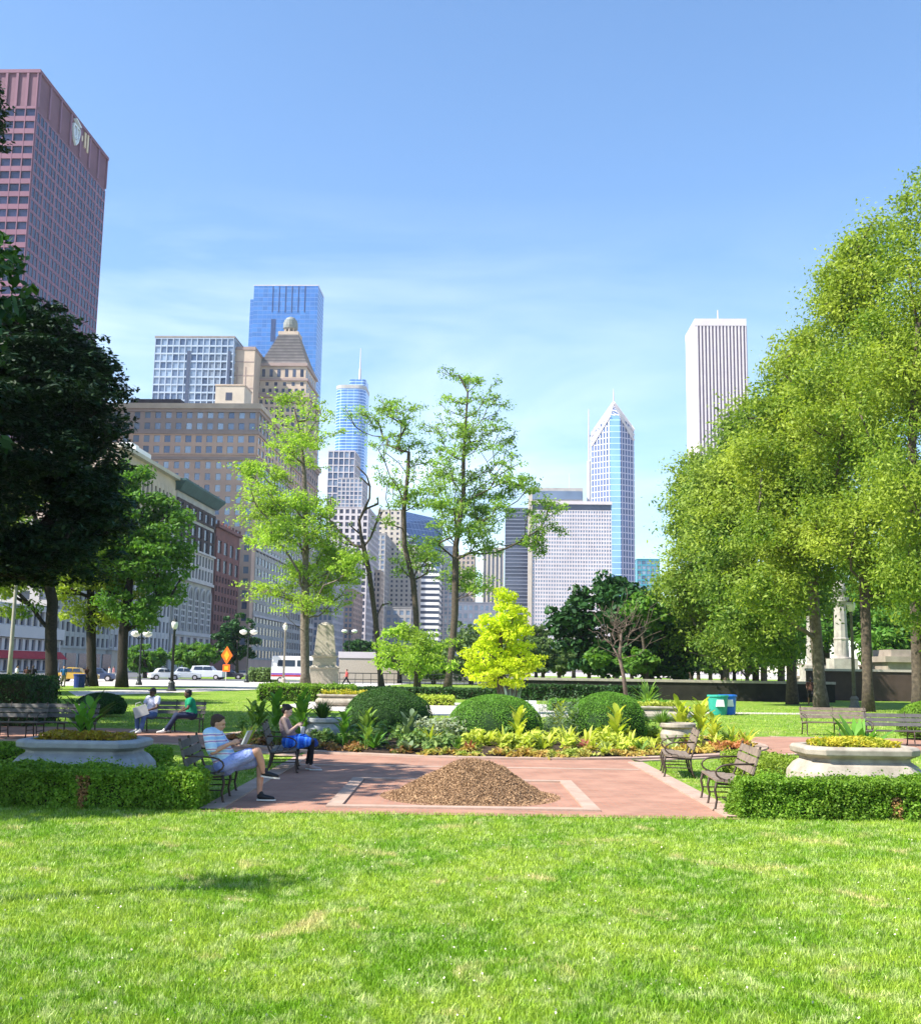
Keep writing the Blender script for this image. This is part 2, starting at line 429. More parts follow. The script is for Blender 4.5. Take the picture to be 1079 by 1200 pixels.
# --- pink granite tower, far left
b=block('office_tower','tall pink granite office tower with a white shield emblem near its top, far left',-75,47,82,326,far=(126,182))
e1=b.e1; H=b.h
b.core(0,H-1.2,M['pink_panel'],'wall'); 
zt=zat(40,125,326)
b.grid('s',0,b.w,0,zt,10,42,.09,.40,M['pink_wall'],'win_deep',proud=.5)
dz=b.d
b.grid('e',0,dz,0,zt-1,21,42,.14,.25,M['pink_wall_shade'],'win_deep',part='east_frame',proud=.18,wide_every=3,wide=1.1)
for i in range(8):
    q=MB(); b.bx('e',dz*i/7-.5 if i else 0,dz*i/7+.5 if i<7 else dz,zt,H-1.3,.01,.55,q); q.build('parapet_rib',M['pink_wall_shade'],b.root)
for i in range(11):
    q=MB(); b.bx('s',b.w*i/10-(.4 if i else 0),b.w*i/10+(.4 if i<10 else 0),zt,H-1.3,.01,.55,q); q.build('parapet_rib',M['pink_wall'],b.root)
b.add('parapet',M['pink_wall']).box(-.6,b.w+.6,-.6,b.d+.6,H-1.2,H)
def face_pt(bb,px,py): 
    n,z=Pe(px,py,bb.e1+.3); return n-bb.n0,z
# shield emblem (scroll letters inside), with three gold marks beside it
a0,_=face_pt(b,86,150); a1,_=face_pt(b,93.5,150); za=face_pt(b,90,143)[1]; zb=face_pt(b,90,171)[1]; am=(a0+a1)/2; hw=(a1-a0)/2; hh=za-zb
X=b.w+.35
mb=MB(); out=[(-.95,.78),(-1,.3),(-.6,-.55),(0,-1),(.6,-.55),(1,.3),(.95,.78)]
cen=(za+zb)/2-hh*.06
pts=[(X,am+p*hw,cen+q*hh*.46) for p,q in out]
for p,q in zip(pts,pts[1:]+pts[:1]): mb.bar(p,q,.5,.9,up=(1,0,0))
mb.bar((X,am-hw*.8,za+.2),(X,am+hw*.8,za-.9),.5,2.0,up=(1,0,0))
mb.bar((X,am,cen+hh*.32),(X,am,cen-hh*.2),.4,1.0,up=(1,0,0))
for s_ in (-1,1): mb.bar((X,am+s_*hw*.45,cen+hh*.25),(X,am+s_*hw*.45,cen-hh*.08),.4,.6,up=(1,0,0))
mb.tube([(X,am+hw*.42*math.cos(t),cen-hh*.2+hh*.12*math.sin(t)) for t in [i*.7 for i in range(10)]],.4,5)
mb.build('emblem',mat('emblem_white',(.72,.78,.9),None,3,.5),b.root)
mb=MB()
for px,py,l in ((96.6,162,1.2),(100.2,164.5,3.6),(103.3,168,4.6)):
    a,z=face_pt(b,px,py); mb.box(X-.3,X+.1,a-.55,a+.55,z-l*.8,z+l*.8)
mb.build('gold_lettering',mat('gold_letter',(.7,.55,.4),None,3,.5),b.root)
b.finish(100)

# --- pale lattice office block with blue glass
b=block('office_building','pale office block with blue windows in a white lattice, above the brown hotel',183,275,394,520,depth=38)
b.core(0,b.h-1,M['win_blue'] if 0 else mat('lattice_core',(.20,.28,.42),(.15,.2,.32),.05,.3),'wall')
b.grid('s',0,b.w,20,b.h-1.2,13,36,.15,.2,M['lattice_wall'],'win_blue',proud=.5,wide_every=0)
b.grid('e',0,b.d,20,b.h-1.2,12,36,.3,.28,M['lattice_wall'],'win_blue',proud=.5)
b.add('roof_edge',M['slate_roof']).box(-.4,b.w+.4,-.4,b.d+.4,b.h-1,b.h)
b.bx('s',b.w*.415,b.w*.46,40,b.h-8,.3,.75,b.add('dark_shaft',M['navy_panel'])); b.bx('s',b.w*.93,b.w*.965,40,b.h-8,.3,.75,b.add('dark_shaft',M['navy_panel']))
b.finish(100)

# --- blue glass tower
gm=gridmat('blue_curtain',(.06,.14,.34),(.07,.24,.58),4.2,4.0,.06,.2,metal=.35,rough=.16,var=.3)
n=900
b=block('glass_tower','sleek blue glass skyscraper rising behind the pyramid roofed tower',298,373,335,n,depth=30)
H=b.h; z2=zat(298,350,n)
b.core(0,H,gm,'glass_wall')
e_l=Pn(293,350,n)[0]-b.e0
b.add('side_wing',gm).box(e_l,-.02,2,28,0,z2)
mb=b.add('vertical_fin',mat('navy',(.015,.04,.13),None,1,.4))
for i in range(6):
    x=b.w*(.30+.1*i); b.bx('s',x-.4,x+.4,zat(330,366,n),H-.5,.02,.3,mb)
b.bx('s',b.w*.29,b.w*.36,zat(330,400,n),zat(330,374,n),.02,.3,mb)
b.add('roof_cap',M['pale_wall']).box(-.2,b.w+.2,-.2,b.d+.2,H,H+.8)
b.finish()

# --- pyramid roofed tower with a beehive lantern
n=535
b=block('pyramid_roof_tower','beige tower with stepped stone pyramid roof and a beehive lantern on top',297,360,466,n,depth=34)
zc=lambda y: zat(330,y,n)
b.core(0,zc(466),M['tan_wall']); w=b.w; d=b.d
b.grid('s',0,w,zc(520),zc(466)-.4,10,6,.4,.4,M['tan_wall'],'win_dark')
b.grid('s',0,w,10,zc(520),10,26,.45,.4,M['tan_wall'],'win_dark')
b.grid('e',0,d,10,zc(466)-.4,10,30,.45,.4,M['tan_wall'],'win_dark')
b.add('cornice',M['brown_trim']).box(-1.4,w+1.4,-1.4,d+1.4,zc(466),zc(461))
def tier(x0,x1,y1,y0,cols,part,cut):
    a=Pn(x0,y1,n)[0]-b.e0; c=Pn(x1,y1,n)[0]-b.e0; k=(w-(c-a))/2
    z0,z1=zc(y0),zc(y1)
    b.core(z0,z1,M['tan_wall'],part,x0=a,x1=c,y0=k,y1=d-k)
    return a,c,k,z0,z1
a,c,k,z0,z1=tier(298,359,446,461,9,'upper_wall',0)
def ring(a,c,k,z0,z1,cols,pf,rows=1):
    cw=(c-a)/cols
    for i in range(cols):
        x=a+(i+.5)*cw; zz=(z1-z0)*.22
        q=('s',x-cw*pf/2,x+cw*pf/2,z0+zz,z1-zz,'win_dark',k-.02); b.wins.append(q)
        y=k+(i+.5)*(d-2*k)/cols; b.wins.append(('e',y-cw*pf/2,y+cw*pf/2,z0+zz,z1-zz,'win_dark',(w-c)-.02))
ring(a,c,k,z0,z0+(z1-z0)*.5,8,.45); ring(a,c,k,z0+(z1-z0)*.5,z1,6,.35)
b.add('cornice',M['brown_trim']).box(a-.8,c+.8,k-.8,d-k+.8,z1,z1+1.2)
a,c,k,z0,z1=tier(304,358,428,444,9,'belfry_wall',0); ring(a,c,k,z0,z1,6,.42)
b.add('cornice',M['brown_trim']).box(a-.9,c+.9,k-.9,d-k+.9,z1,z1+1.6)
# pyramid: stepped courses
xt0,xt1=Pn(325,385,n)[0]-b.e0,Pn(346,385,n)[0]-b.e0
mb=b.add('pyramid_roof',[M['slate_roof'],mat('slate_joint',(.16,.14,.145),(.13,.12,.12),.3,.8)]); N=19; zt=zc(384)
cx=(a+c)/2; cy=d/2; hx=(c-a)/2; hy=(d-2*k)/2; hx1=(xt1-xt0)/2
for i in range(N):
    mb.cur=i%2; t=i/N; t2=(i+1)/N; h0=hx+(hx1-hx)*t**.9; 
    g0=hy+(hx1-hy)*t**.9; zz0=z1+1.6+(zt-z1-1.6)*t; zz1=z1+1.6+(zt-z1-1.6)*t2
    h1=hx+(hx1-hx)*t2**.9+.75; g1=hy+(hx1-hy)*t2**.9+.75
    mb.loft([[(cx-h0,cy-g0,zz0),(cx+h0,cy-g0,zz0),(cx+h0,cy+g0,zz0),(cx-h0,cy+g0,zz0)],[(cx-h1,cy-g1,zz1),(cx+h1,cy-g1,zz1),(cx+h1,cy+g1,zz1),(cx-h1,cy+g1,zz1)]])
b.add('lantern_base',M['tan_wall']).box(cx-hx1-.7,cx+hx1+.7,cy-hx1-.7,cy+hx1+.7,zt,zc(380))
lb=b.add('lantern_column',M['tan_wall']); r=(Pn(346,370,n)[0]-Pn(328,370,n)[0])/2
for i in range(8):
    t=i*math.pi/4; lb.tube([(cx+r*.75*math.cos(t),cy+r*.75*math.sin(t),zc(380)),(cx+r*.75*math.cos(t),cy+r*.75*math.sin(t),zc(374))],.45,6)
zl=zc(375); zh=zc(359)-zl
b.add('beehive_dome',mat('dome',(.25,.25,.23),(.18,.2,.19),.4,.6)).lathe((cx,cy,zl),[(r*.8,0),(r,.08*zh),(r*.93,.1*zh),(r,.3*zh),(r*.97,.32*zh),(r*.98,.5*zh),(r*.88,.53*zh),(r*.87,.68*zh),(r*.7,.72*zh),(r*.6,.86*zh),(r*.3,.96*zh),(.2,zh)],16)
b.finish(100)

# --- beige service block between
n=522
b=block('beige_block','plain beige block with flat panels beside the pyramid roofed tower',270,299,410,n,depth=24)
b.core(0,b.h,M['tan_wall']); mb=b.add('panel_groove',M['brown_trim'])
for y in (424,440,455): b.bx('s',.3,b.w-.3,zat(285,y,n)-.25,zat(285,y,n)+.25,.01,.12,mb)
for x in (.33,.66): b.bx('s',b.w*x-.2,b.w*x+.2,zat(285,462,n),zat(285,430,n),.01,.15,mb)
b.add('cornice',M['brown_trim']).box(-.3,b.w+.3,-.3,b.d+.3,b.h,b.h+1.6); b.finish()
n=470
b=block('stair_penthouse','small cream rooftop penthouse with one dark window on the brown hotel',253,287,452,n,depth=14)
b.core(90,b.h,M['cream_wall']); b.bx('s',b.w*.36,b.w*.58,zat(268,469,n),zat(268,460,n),.01,.1,b.add('window',M['win_dark']))
b.add('coping',M['tan_wall']).box(-.3,b.w+.3,-.3,b.d+.3,b.h,b.h+.6); b.finish()

# --- big brown hotel, E = street line
n=393
b=block('hotel_building','broad brown brick hotel block with rows of windows and a heavy cornice',120,303,474,n,far=(372,565))
H=b.h; print('brown',b.e1,b.w,b.d,H)
Z=lambda y: zat(250,y,n)
zlevels=[(478,514),(514,533),(533,534)]
zc1=Z(505); zc2=Z(536)
b.core(0,H-.5,M['brown_wall'])
cols=15
fr=M['brown_wall']
zr=[Z(y) for y in (478,493,507,534,536)]
b.grid('s',0,b.w,Z(507)+.3,H-2.2,cols,2,.45,.42,M['brown_trim'],'win_blue',part='attic_frame')
b.grid('s',0,b.w,Z(535)+.6,Z(507)-.5,cols,2,.42,.36,fr,'win_blue')
b.grid('s',0,b.w,4,Z(535)-1.2,cols,17,.5,.42,fr,'win_blue')
ec=22
b.grid('e',0,b.d,Z(507)+.3,H-2.2,ec,2,.4,.42,M['brown_trim'],'win_blue',part='attic_frame')
b.grid('e',0,b.d,Z(535)+.6,Z(507)-.5,ec,2,.36,.36,fr,'win_blue')
b.grid('e',5,b.d,4,Z(535)-1.2,ec,17,.24,.36,M['grey_wall'],'win_dark',part='east_frame',proud=.2)
for z in (Z(535)-.9,Z(507)-.2): b.add('belt_course',M['brown_trim']).box(-.9,b.w+.9,-.9,b.d+.9,z-.5,z+.6)
for z in np.arange(20,Z(535)-8,12.5): b.bx('e',4,b.d,z,z+.8,.3,.9,b.add('belt_ledge',M['pale_wall']))
b.add('cornice',M['tan_wall']).box(-1.6,b.w+1.6,-1.6,b.d+1.6,H-2,H)
b.add('cornice_base',M['brown_trim']).box(-.9,b.w+.9,-.9,b.d+.9,H-3.2,H-2.02)
b.add('roof_plant_room',M['darkbrown_wall']).box(b.w*.12,b.w*.45,10,22,H,H+4.5)
b.finish(100)
E0=b.e1

# --- street row in front of the hotel (all facades on the same street line)
def row(name,label,pxa,pya,pxb,z_top=None,**k):
    """east facade from pixel column pxa to pxb; roof seen at (pxa,pya)"""
    n0,H=Pe(pxa,pya,E0); n1,_=Pe(pxb,pya+ (pxb-pxa)*.5,E0)
    return Bld(name,label,E0-32,E0,n0,n1-.05,h=H,**k)
b=row('brick_building','narrow red brick building with tall recessed windows beside the brown hotel',254,614,281)
b.n1=b.n0+b.d
b.core(0,b.h-1,M['red_brick']); H=b.h
b.grid('e',0,b.d,H*.66,H-4,4,2,.4,.3,M['red_brick'],'win_dark')
b.grid('e',0,b.d,6,H*.66,8,8,.4,.38,M['red_brick'],'win_dark')
b.grid('s',0,b.w,6,H-4,6,11,.6,.5,M['red_brick'],'win_dark')
b.add('cornice',M['red_brick']).box(-.2,b.w+1.2,-.6,b.d+.2,H-1,H)
for i in range(7):
    q=MB(); q.box(b.w+.2,b.w+.9,i*b.d/6.5,i*b.d/6.5+.7,H,H+1.2); q.build('parapet_finial',M['red_brick'],b.root)
b.finish(100)
b=row('arcaded_building','old building with green copper cornice above dark floors and grey stone arches',209,562,253)
H=b.h; W=b.w; D=b.d
b.core(0,H-3,M['grey_wall'],'wall'); 
z1=H*.66
b.grid('e',0,D,H*.83,H-5,6,1,.45,.35,M['darkbrown_wall'],'win_dark',part='attic_frame')
b.grid('e',0,D,z1,H*.81,6,2,.4,.16,M['darkbrown_wall'],'win_dark',part='dark_frame')
b.grid('s',0,W,z1,H-5,6,4,.6,.4,M['darkbrown_wall'],'win_dark',part='dark_frame')
b.grid('e',0,D,H*.5,z1-.3,12,2,.35,.25,M['pale_wall'],'win_dark',part='stone_frame')
b.grid('e',0,D,5,H*.19,6,1,.4,.2,M['pale_wall'],'win_dark',part='stone_frame')
b.bx('e',0,D,H*.19,H*.21,.02,.9,b.add('belt_course',M['pale_wall'])); b.bx('e',0,D,H*.485,H*.5,.02,.9,b.add('belt_course',M['pale_wall']))
b.bx('e',0,D,z1-.3,z1+.3,.02,1.0,b.add('belt_course',M['pale_wall']))
# tall arched openings
n_a=6; cw=D/n_a; za,zb_=H*.21,H*.485
for i in range(n_a):
    y0=i*cw+cw*.18; y1=(i+1)*cw-cw*.18; r=(y1-y0)/2; ym=(y0+y1)/2; zs=zb_-1.4-r
    pts=[(y0,za+1),(y1,za+1),(y1,zs)]+[(ym+r*math.cos(t),zs+r*math.sin(t)) for t in [k*math.pi/8 for k in range(1,8)]]+[(y0,zs)]
    meshobj('arched_window',[(W+.1,p[0],p[1]) for p in pts],[list(range(len(pts)))],M['win_dark'],b.root)
    mm=MB(); X=W+.3
    arc=[(X,y0,za+.2),(X,y0,zs)]+[(X,ym-r*math.cos(t),zs+r*math.sin(t)) for t in [k*math.pi/8 for k in range(1,8)]]+[(X,y1,zs),(X,y1,za+.2)]
    mm.tube(arc,.38,5); mm.bar((X,ym,za+1),(X,ym,zs+r),.3,.3)
    for q in range(1,6): mm.bar((X-.1,y0,za+1+q*(zs-za-1)/6),(X-.1,y1,za+1+q*(zs-za-1)/6),.5,.5)
    mm.build('stone_arch',M['pale_wall'],b.root)
b.add('cornice',M['verdigris']).loft([[(-.3,-.8,H-3),(W+1,-.8,H-3),(W+1,D+.0,H-3),(-.3,D+.0,H-3)],[(-.3,-2.6,H-.6),(W+3.2,-2.6,H-.6),(W+3.2,D+.6,H-.6),(-.3,D+.6,H-.6)],[(-.3,-2.6,H),(W+3.2,-2.6,H),(W+3.2,D+.6,H),(-.3,D+.6,H)]])
b.add('roof_deck',M['pale_wall']).box(1,W-3,1,D-3,H,H+.8)
b.finish(100)
b=row('limestone_building','beige limestone building with white rooftop structure, half hidden by a tree',140,520,207)
H=b.h; W=b.w; D=b.d
b.core(0,H-1,M['tan_wall'])
b.grid('e',0,D,H*.78,H-4,14,1,.5,.4,M['tan_wall'],'win_dark'); b.grid('e',0,D,5,H*.76,14,8,.45,.36,M['pale_wall'],'win_dark',part='stone_frame')
b.grid('s',0,W,5,H-4,6,10,.5,.4,M['tan_wall'],'win_dark')
b.add('cornice',M['cream_wall']).box(-.5,W+1.5,-1,D,H-1,H)
b.add('roof_structure',M['white_paint']).box(W-14,W-6,D*.62,D*.9,H,H+5.5); b.add('roof_structure',M['white_paint']).box(W-12,W-8,D*.68,D*.8,H+5.5,H+7)
b.finish(100)
# long grey south neighbours, seen under the trees
b=row('grey_stone_building','grey stone building with striped windows glimpsed through the left trees',70,610,139)
b.core(0,b.h-1,M['grey_wall']); b.grid('e',0,b.d,5,b.h-2,12,8,.4,.35,M['grey_wall'],'win_dark'); b.grid('s',0,b.w,5,b.h-2,8,8,.5,.4,M['grey_wall'],'win_dark')
b.add('cornice',M['pale_wall']).box(-.5,b.w+1,-1,b.d,b.h-1,b.h)
for i in range(5): b.bx('e',b.d*i/5+.8,b.d*(i+1)/5-.8,.3,4,.02,.2,b.add('shopfront',M['win_dark']))
b.finish(60)
b=row('corner_restaurant','white trimmed corner building with a red awning band over its ground floor',-40,700,69)
H=b.h; W=b.w; D=b.d; print('rest',H,W,D,b.n0)
b.core(0,H-1,M['grey_wall']); 
zz=lambda y: Pe(35,y,E0)[1]
b.grid('e',0,D,zz(735),zz(712),14,1,.25,.15,M['pale_wall'],'win_dark',proud=.4)
b.bx('e',0,D,zz(748),zz(735),.02,1.2,b.add('fascia',M['white_wall']))
b.grid('e',0,D,zz(763),zz(749),14,1,.4,.1,M['white_wall'],'win_dark',proud=.4,part='white_frame')
mb=b.add('awning',M['red_awning'])
zA,zB=zz(772),zz(763)
mb.loft([[(W+.1,0,zA),(W+2.2,0,zA),(W+2.2,D,zA),(W+.1,D,zA)],[(W+.1,0,zB),(W+.6,0,zB),(W+.6,D,zB),(W+.1,D,zB)]])
b.grid('e',0,D,.2,zz(773),14,1,.35,.1,M['white_wall'],'win_dark',proud=.4,part='white_frame'); b.add('cornice',M['pale_wall']).box(-.5,W+1,-1,D,H-1,H)
b.finish(60)

# --- beyond the hotel along the avenue: pale facades left and right of the street
def slab(name,label,px0,px1,py,n,depth,wall,win,cols,rows,pf,sf,ecols=0,top=None,lim=40,z0=2,proud=.35,**k):
    b=block(name,label,px0,px1,py,n,depth=depth,**k); b.core(0,b.h-.4,wall)
    b.grid('s',0,b.w,z0,b.h-1,cols,rows,pf,sf,wall,win,proud=proud)
    if ecols: b.grid('e',0,b.d,z0,b.h-1,ecols,rows,pf,sf,wall,win,proud=proud)
    if top: top(b)
    b.add('coping',wall).box(-.3,b.w+.3,-.3,b.d+.3,b.h-.39,b.h); b.finish(lim); return b
slab('stone_office','long pale grey office facade beyond the brown hotel, behind the obelisk',338,392,640,560,110,M['pale_wall'],'win_light',10,16,.35,.35,24,lim=60)
slab('museum_building','tall dark windowed grey building with flat cornice, behind the leaning tree',390,432,594,700,60,M['pale_wall'],'win_dark',6,24,.4,.35,10)
slab('stepped_building','grey stone tower with sloped shoulder right of the leaning tree',418,452,625,800,60,M['grey_wall'],'win_light',6,26,.35,.35,10)
slab('red_fronted_building','slim building with reddish upper bays behind the obelisk',395,414,690,600,40,M['brown_wall'],'win_light',4,14,.35,.4,6,lim=30)
slab('art_deco_tower','slim beige setback tower with small dark windows, left of the diamond roof',443,470,597,850,30,M['cream_wall'],'win_dark',4,30,.6,.5,5)
slab('beige_office_building','wide beige base of small windows under the slim setback tower',440,492,640,835,14,M['cream_wall'],'win_dark',9,26,.6,.5,3)
b_=slab('gothic_building','pale grey building with steep gable between the thin locust trees',452,482,712,640,40,M['grey_wall'],'win_light',4,8,.4,.4,5,lim=30)
slab('narrow_building','slender pale tan building behind the thin locust trunks',428,446,668,740,20,M['tan_wall'],'win_dark',4,18,.45,.45,4,lim=30)
# diamond roofed tower: white stripes with slanted glass face
n=950
b=block('slant_roof_tower','white and dark striped tower with a steeply slanted blue glass roof face',468,516,600,n,depth=40)
W,D,H=b.w,b.d,b.h
sl=gridmat('slant_glass',(.25,.33,.45),(.13,.22,.38),6,6,.05,.05,metal=.5,rough=.15,var=.2)
zl=zat(470,612,n); zr_=zat(514,672,n)
mb=MB(); st=MB(); nst=34
mb.add([(0,0,0),(W,0,0),(W,D,0),(0,D,0),(0,0,zl),(W,0,zr_),(W,D,zl+8),(0,D,zl+16)],[(0,3,2,1),(0,1,5,4),(1,2,6,5),(2,3,7,6),(3,0,4,7)])
mb.build('wall',gridmat('stripe_wall',(.72,.72,.72),(.05,.07,.12),500,5.2,0,.5,metal=.2),b.root)
meshobj('glass_roof',[(0,-.3,zl),(W,-.3,zr_),(W,D,zl+8),(0,D,zl+16)],[(0,1,2,3),],sl,b.root)
b.finish()
slab('blue_slab','slim blue and white glass slab right of the striped tower',516,536,640,1000,30,M['pale_wall'],'win_blue',4,30,.3,.25,4,lim=30)
slab('tan_tower','tan brick tower half hidden behind the tallest locust tree',536,556,650,900,30,M['tan_wall'],'win_dark',4,24,.5,.4,4,lim=30)
slab('white_low_building','low white building behind the yellow tree',530,580,706,600,30,M['white_wall'],'win_light',8,8,.4,.4,4,lim=30)
slab('ribbed_tower','pale tower with dark vertical ribs right of the tallest locust',566,590,642,950,26,M['cream_wall'],'win_dark',5,1,.5,.02,4,lim=10)
slab('dark_glass_slab','dark blue glass slab with pale floor bands beside the white gridded tower',592,621,595,780,30,mat('bandwall',(.2,.22,.28),None,.2,.5),'win_dark',1,44,.02,.22,1,lim=60)

# --- blue curved supertall with spire, and the blocks in front of it
n=1500
gm=gridmat('silver_curtain',(.42,.55,.72),(.10,.27,.60),9,4.4,.04,.22,metal=.45,rough=.14,var=.3)
e0,_=Pn(393,455,n); e1,H=Pn(428,455,n)
root=empty('supertall_tower',g2w(e0,n,0),-A,'silvery blue rounded glass skyscraper with a thin white spire, left of centre','building')
W=e1-e0; mb=MB()
def rr(x0,x1,y0,y1,r,z,k=6):
    out=[]
    for cx,cy,a in ((x1-r,y0+r,-90),(x1-r,y1-r,0),(x0+r,y1-r,90),(x0+r,y0+r,180)):
        for i in range(k+1): t=R(a+90*i/k); out.append((cx+r*math.cos(t),cy+r*math.sin(t),z))
    return out
rW=W*.3
mb.loft([rr(0,W,0,W*1.3,rW,0),rr(0,W,0,W*1.3,rW,H)]); mb.build('glass_wall',gm,root)
mb=MB(); mb.loft([rr(-.5,W+.5,-.5,W*1.3+.5,rW,H),rr(-.5,W+.5,-.5,W*1.3+.5,rW,H+5)]); mb.build('parapet_band',M['grey_wall'],root)
x0=Pn(408,452,n)[0]-e0; mb=MB(); z2=zat(419,446,n); mb.loft([rr(x0,W-.8,8,W,4,H+5),rr(x0,W-.8,8,W,4,z2+4)]); mb.build('upper_drum',gm,root)
xs=Pn(419.5,440,n)[0]-e0; zs=zat(419,403,n); mb=MB(); mb.tube([(xs,W*.5,z2+4),(xs,W*.5,z2+24),(xs,W*.5,z2+25),(xs,W*.5,zs)],[2.0,1.6,1.0,.5],8); mb.build('spire',M['white_wall'],root)
n=1100
slab('crowned_building','glass building with a white framed crown in front of the silvery tower',385,416,528,n,40,M['white_wall'],'win_blue',5,30,.16,.12,5,lim=60,proud=.8)
slab('glass_midrise','blue glass mid-rise with pale mullions under the silvery tower',396,425,560,1050,40,M['pale_wall'],'win_blue',6,44,.25,.25,6,lim=60)

# --- white gridded slab
n=640
b=block('gridded_office_slab','wide white office slab with a dense grid of small square windows',622,716,586,n,depth=30)
W,H=b.w,b.h; b.core(0,H-2,M['pale_wall'])
b.grid('s',W*.02,W,2,H-6.5,30,41,.42,.42,M['white_wall'],'win_light',proud=.5)
b.bx('s',W*.015,W,H-6.4,H-3,.02,.25,b.add('louvre_band',M['win_dark'])); b.add('coping',M['white_wall']).box(-.4,W+.4,-.8,b.d+.4,H-2.9,H-1)
b.bx('s',-1.6,W*.015,0,zat(624,572,n),-4,1.4,b.add('end_pylon',M['cream_wall']))
x0,x1=Pn(648,568,n)[0]-b.e0,Pn(684,568,n)[0]-b.e0; zp=zat(660,569,n)
b.add('penthouse',M['grey_wall']).box(-1,x1,8,24,H-.9,zp); b.bx('s',0,x1-.5,zat(660,583,n),zat(660,573,n),-7.98,-7.7,b.add('penthouse_band',M['win_blue'])) 
xa=Pn(669,552,n)[0]-b.e0; b.add('roof_mast',M['pale_wall']).tube([(xa,14,zp),(xa,14,zat(669,550,n))],.22,6)
xa=Pn(693,552,n)[0]-b.e0; mm=b.add('tall_mast',M['white_wall']); zq=zat(693,470,n); mm.tube([(xa,20,H-1),(xa,20,H+.45*(zq-H)),(xa,20,H+.46*(zq-H)),(xa,20,zq)],[1.3,1.1,.6,.25],8)
b.finish(100)

# --- chevron topped tower
n=720
b=block('chevron_tower','slender striped glass tower with a pointed chevron crown and short spire',694,744,510,n,depth=30)
W,D=b.w,30; xl=0; xr=W
ridge=Pn(721,468,n)[0]-b.e0; zap=zat(721,466,n)
c0=Pn(715,600,n)[0]-b.e0; c1=Pn(727,600,n)[0]-b.e0
zL=zat(697,505,n); zR=zat(743,501,n)
# body: left face, chamfered centre bay, right face; plan is a square turned corner-on
plan=[(0,9),(c0,0),(c1,0),(W,7),(W,D),(0,D)]
wallm=gridmat('chev_left',(.50,.50,.58),(.08,.14,.32),3.3,4.1,.42,.14,metal=.3,var=.4,ys=-1)
wallr=gridmat('chev_right',(.44,.42,.52),(.04,.08,.22),3.4,4.1,.4,.18,metal=.3,var=.4)
cen=gridmat('chev_centre',(.45,.66,.9),(.32,.55,.85),20,4.1,.0,.12,metal=.3,var=.15)
zs_c=zat(721,487,n)
def face(nm,p,q,z0p,z0q,m):
    return meshobj(nm,[(p[0],p[1],0),(q[0],q[1],0),(q[0],q[1],z0q),(p[0],p[1],z0p)],[(0,1,2,3)],m,b.root)
zsh_=zat(697,505,n); zshr_=zat(743,501,n)
face('west_face',plan[0],plan[1],zsh_,zs_c,wallm)
face('centre_bay',plan[1],plan[2],zs_c,zs_c,cen)
face('east_face',plan[2],plan[3],zs_c,zshr_,wallr)
face('side_wall',plan[3],plan[4],zR,zR,wallr); face('rear_wall',plan[4],plan[5],zR,zL,wallr); face('outer_wall',plan[5],plan[0],zL,zL,wallm)
# stacked chevrons
ch=MB(); dk=MB(); nv=9; zl0=zat(697,519,n); zc0=zs_c
zsh=zat(697,505,n); zshr=zat(743,501,n); zr0=zat(743,514,n)
def outline(t,x0,y0,za,zb,zc,sgn):
    if t<.25: return Vector((x0,y0-.4,za+(zb-za)*t/.25))
    q=(t-.25)/.75; return Vector((x0+(ridge-x0)*q,y0+(D*.42-y0)*q-.4,zb+(zc-zb)*q))
for i in range(nv):
    t=i/nv; tz=t*.97
    Lp=Vector((c0+(ridge-c0)*t,0.1+(D*.42)*t-.4,zs_c+(zap-zs_c)*t)); Rp=Vector((c1+(ridge-c1)*t,0.1+(D*.42)*t-.4,zs_c+(zap-zs_c)*t))
    ch.bar(outline(t,0,9,zl0,zsh,zap,-1),Lp,.5,1.7); ch.bar(outline(t,W,7,zr0,zshr,zap,1),Rp,.5,1.7)
for t in (0,): 
    ch.bar((0,8.6,zsh),(ridge,D*.42-.4,zap),.7,1.6); ch.bar((W,6.6,zshr),(ridge,D*.42-.4,zap),.7,1.6)
ch.build('chevron_rib',M['white_wall'],b.root)
mb=MB(); 
mb.add([(0,9,zsh),(c0,.2,zs_c),(c1,.2,zs_c),(W,7,zshr),(W,D,zR),(0,D,zR),(ridge,D*.42,zap-1.5),(ridge,D*.5,zap-1.5)],[(0,1,6),(1,2,6),(2,3,6),(3,4,7,6),(4,5,7),(5,0,6,7)])
mb.build('crown_glazing',gridmat('crown_glass',(.5,.5,.58),(.12,.18,.32),3,4,.2,.3,metal=.3),b.root)
mb=MB(); mb.tube([(ridge,D*.42,zap-3),(ridge,D*.42,zap+4),(ridge,D*.42,zat(719,450,n))],[.7,.45,.15],8); mb.build('spire',M['white_wall'],b.root)
b.finish()

# --- white ribbed marble tower
n=1000
b=block('marble_tower','tall white stone skyscraper with dark vertical window strips, upper right',814,873,374,n,depth=52)
W,H,D=b.w,b.h,b.d; b.core(0,H-3,mat('strip_dark',(.13,.09,.13),(.16,.12,.16),.05,.5)); 
mb=b.add('stone_pier',M['white_wall']); ns=14; xs0=Pn(816,374,n)[0]-b.e0; cw=(W-xs0)/ns
b.bx('s',0,xs0,0,H-7,.01,1.0,mb)
for i in range(ns+1): b.bx('s',xs0+i*cw-cw*.22,min(W,xs0+i*cw+cw*.22),0,H-7.02,.01,1.2,mb)
for i in range(12): b.bx('e',max(0,i*D/11-1.2),min(D,i*D/11+1.2),0,H-7,.01,1.2,mb)
b.add('parapet',M['white_wall']).box(-.5,W+.5,-1.4,D+.5,H-6.99,H)
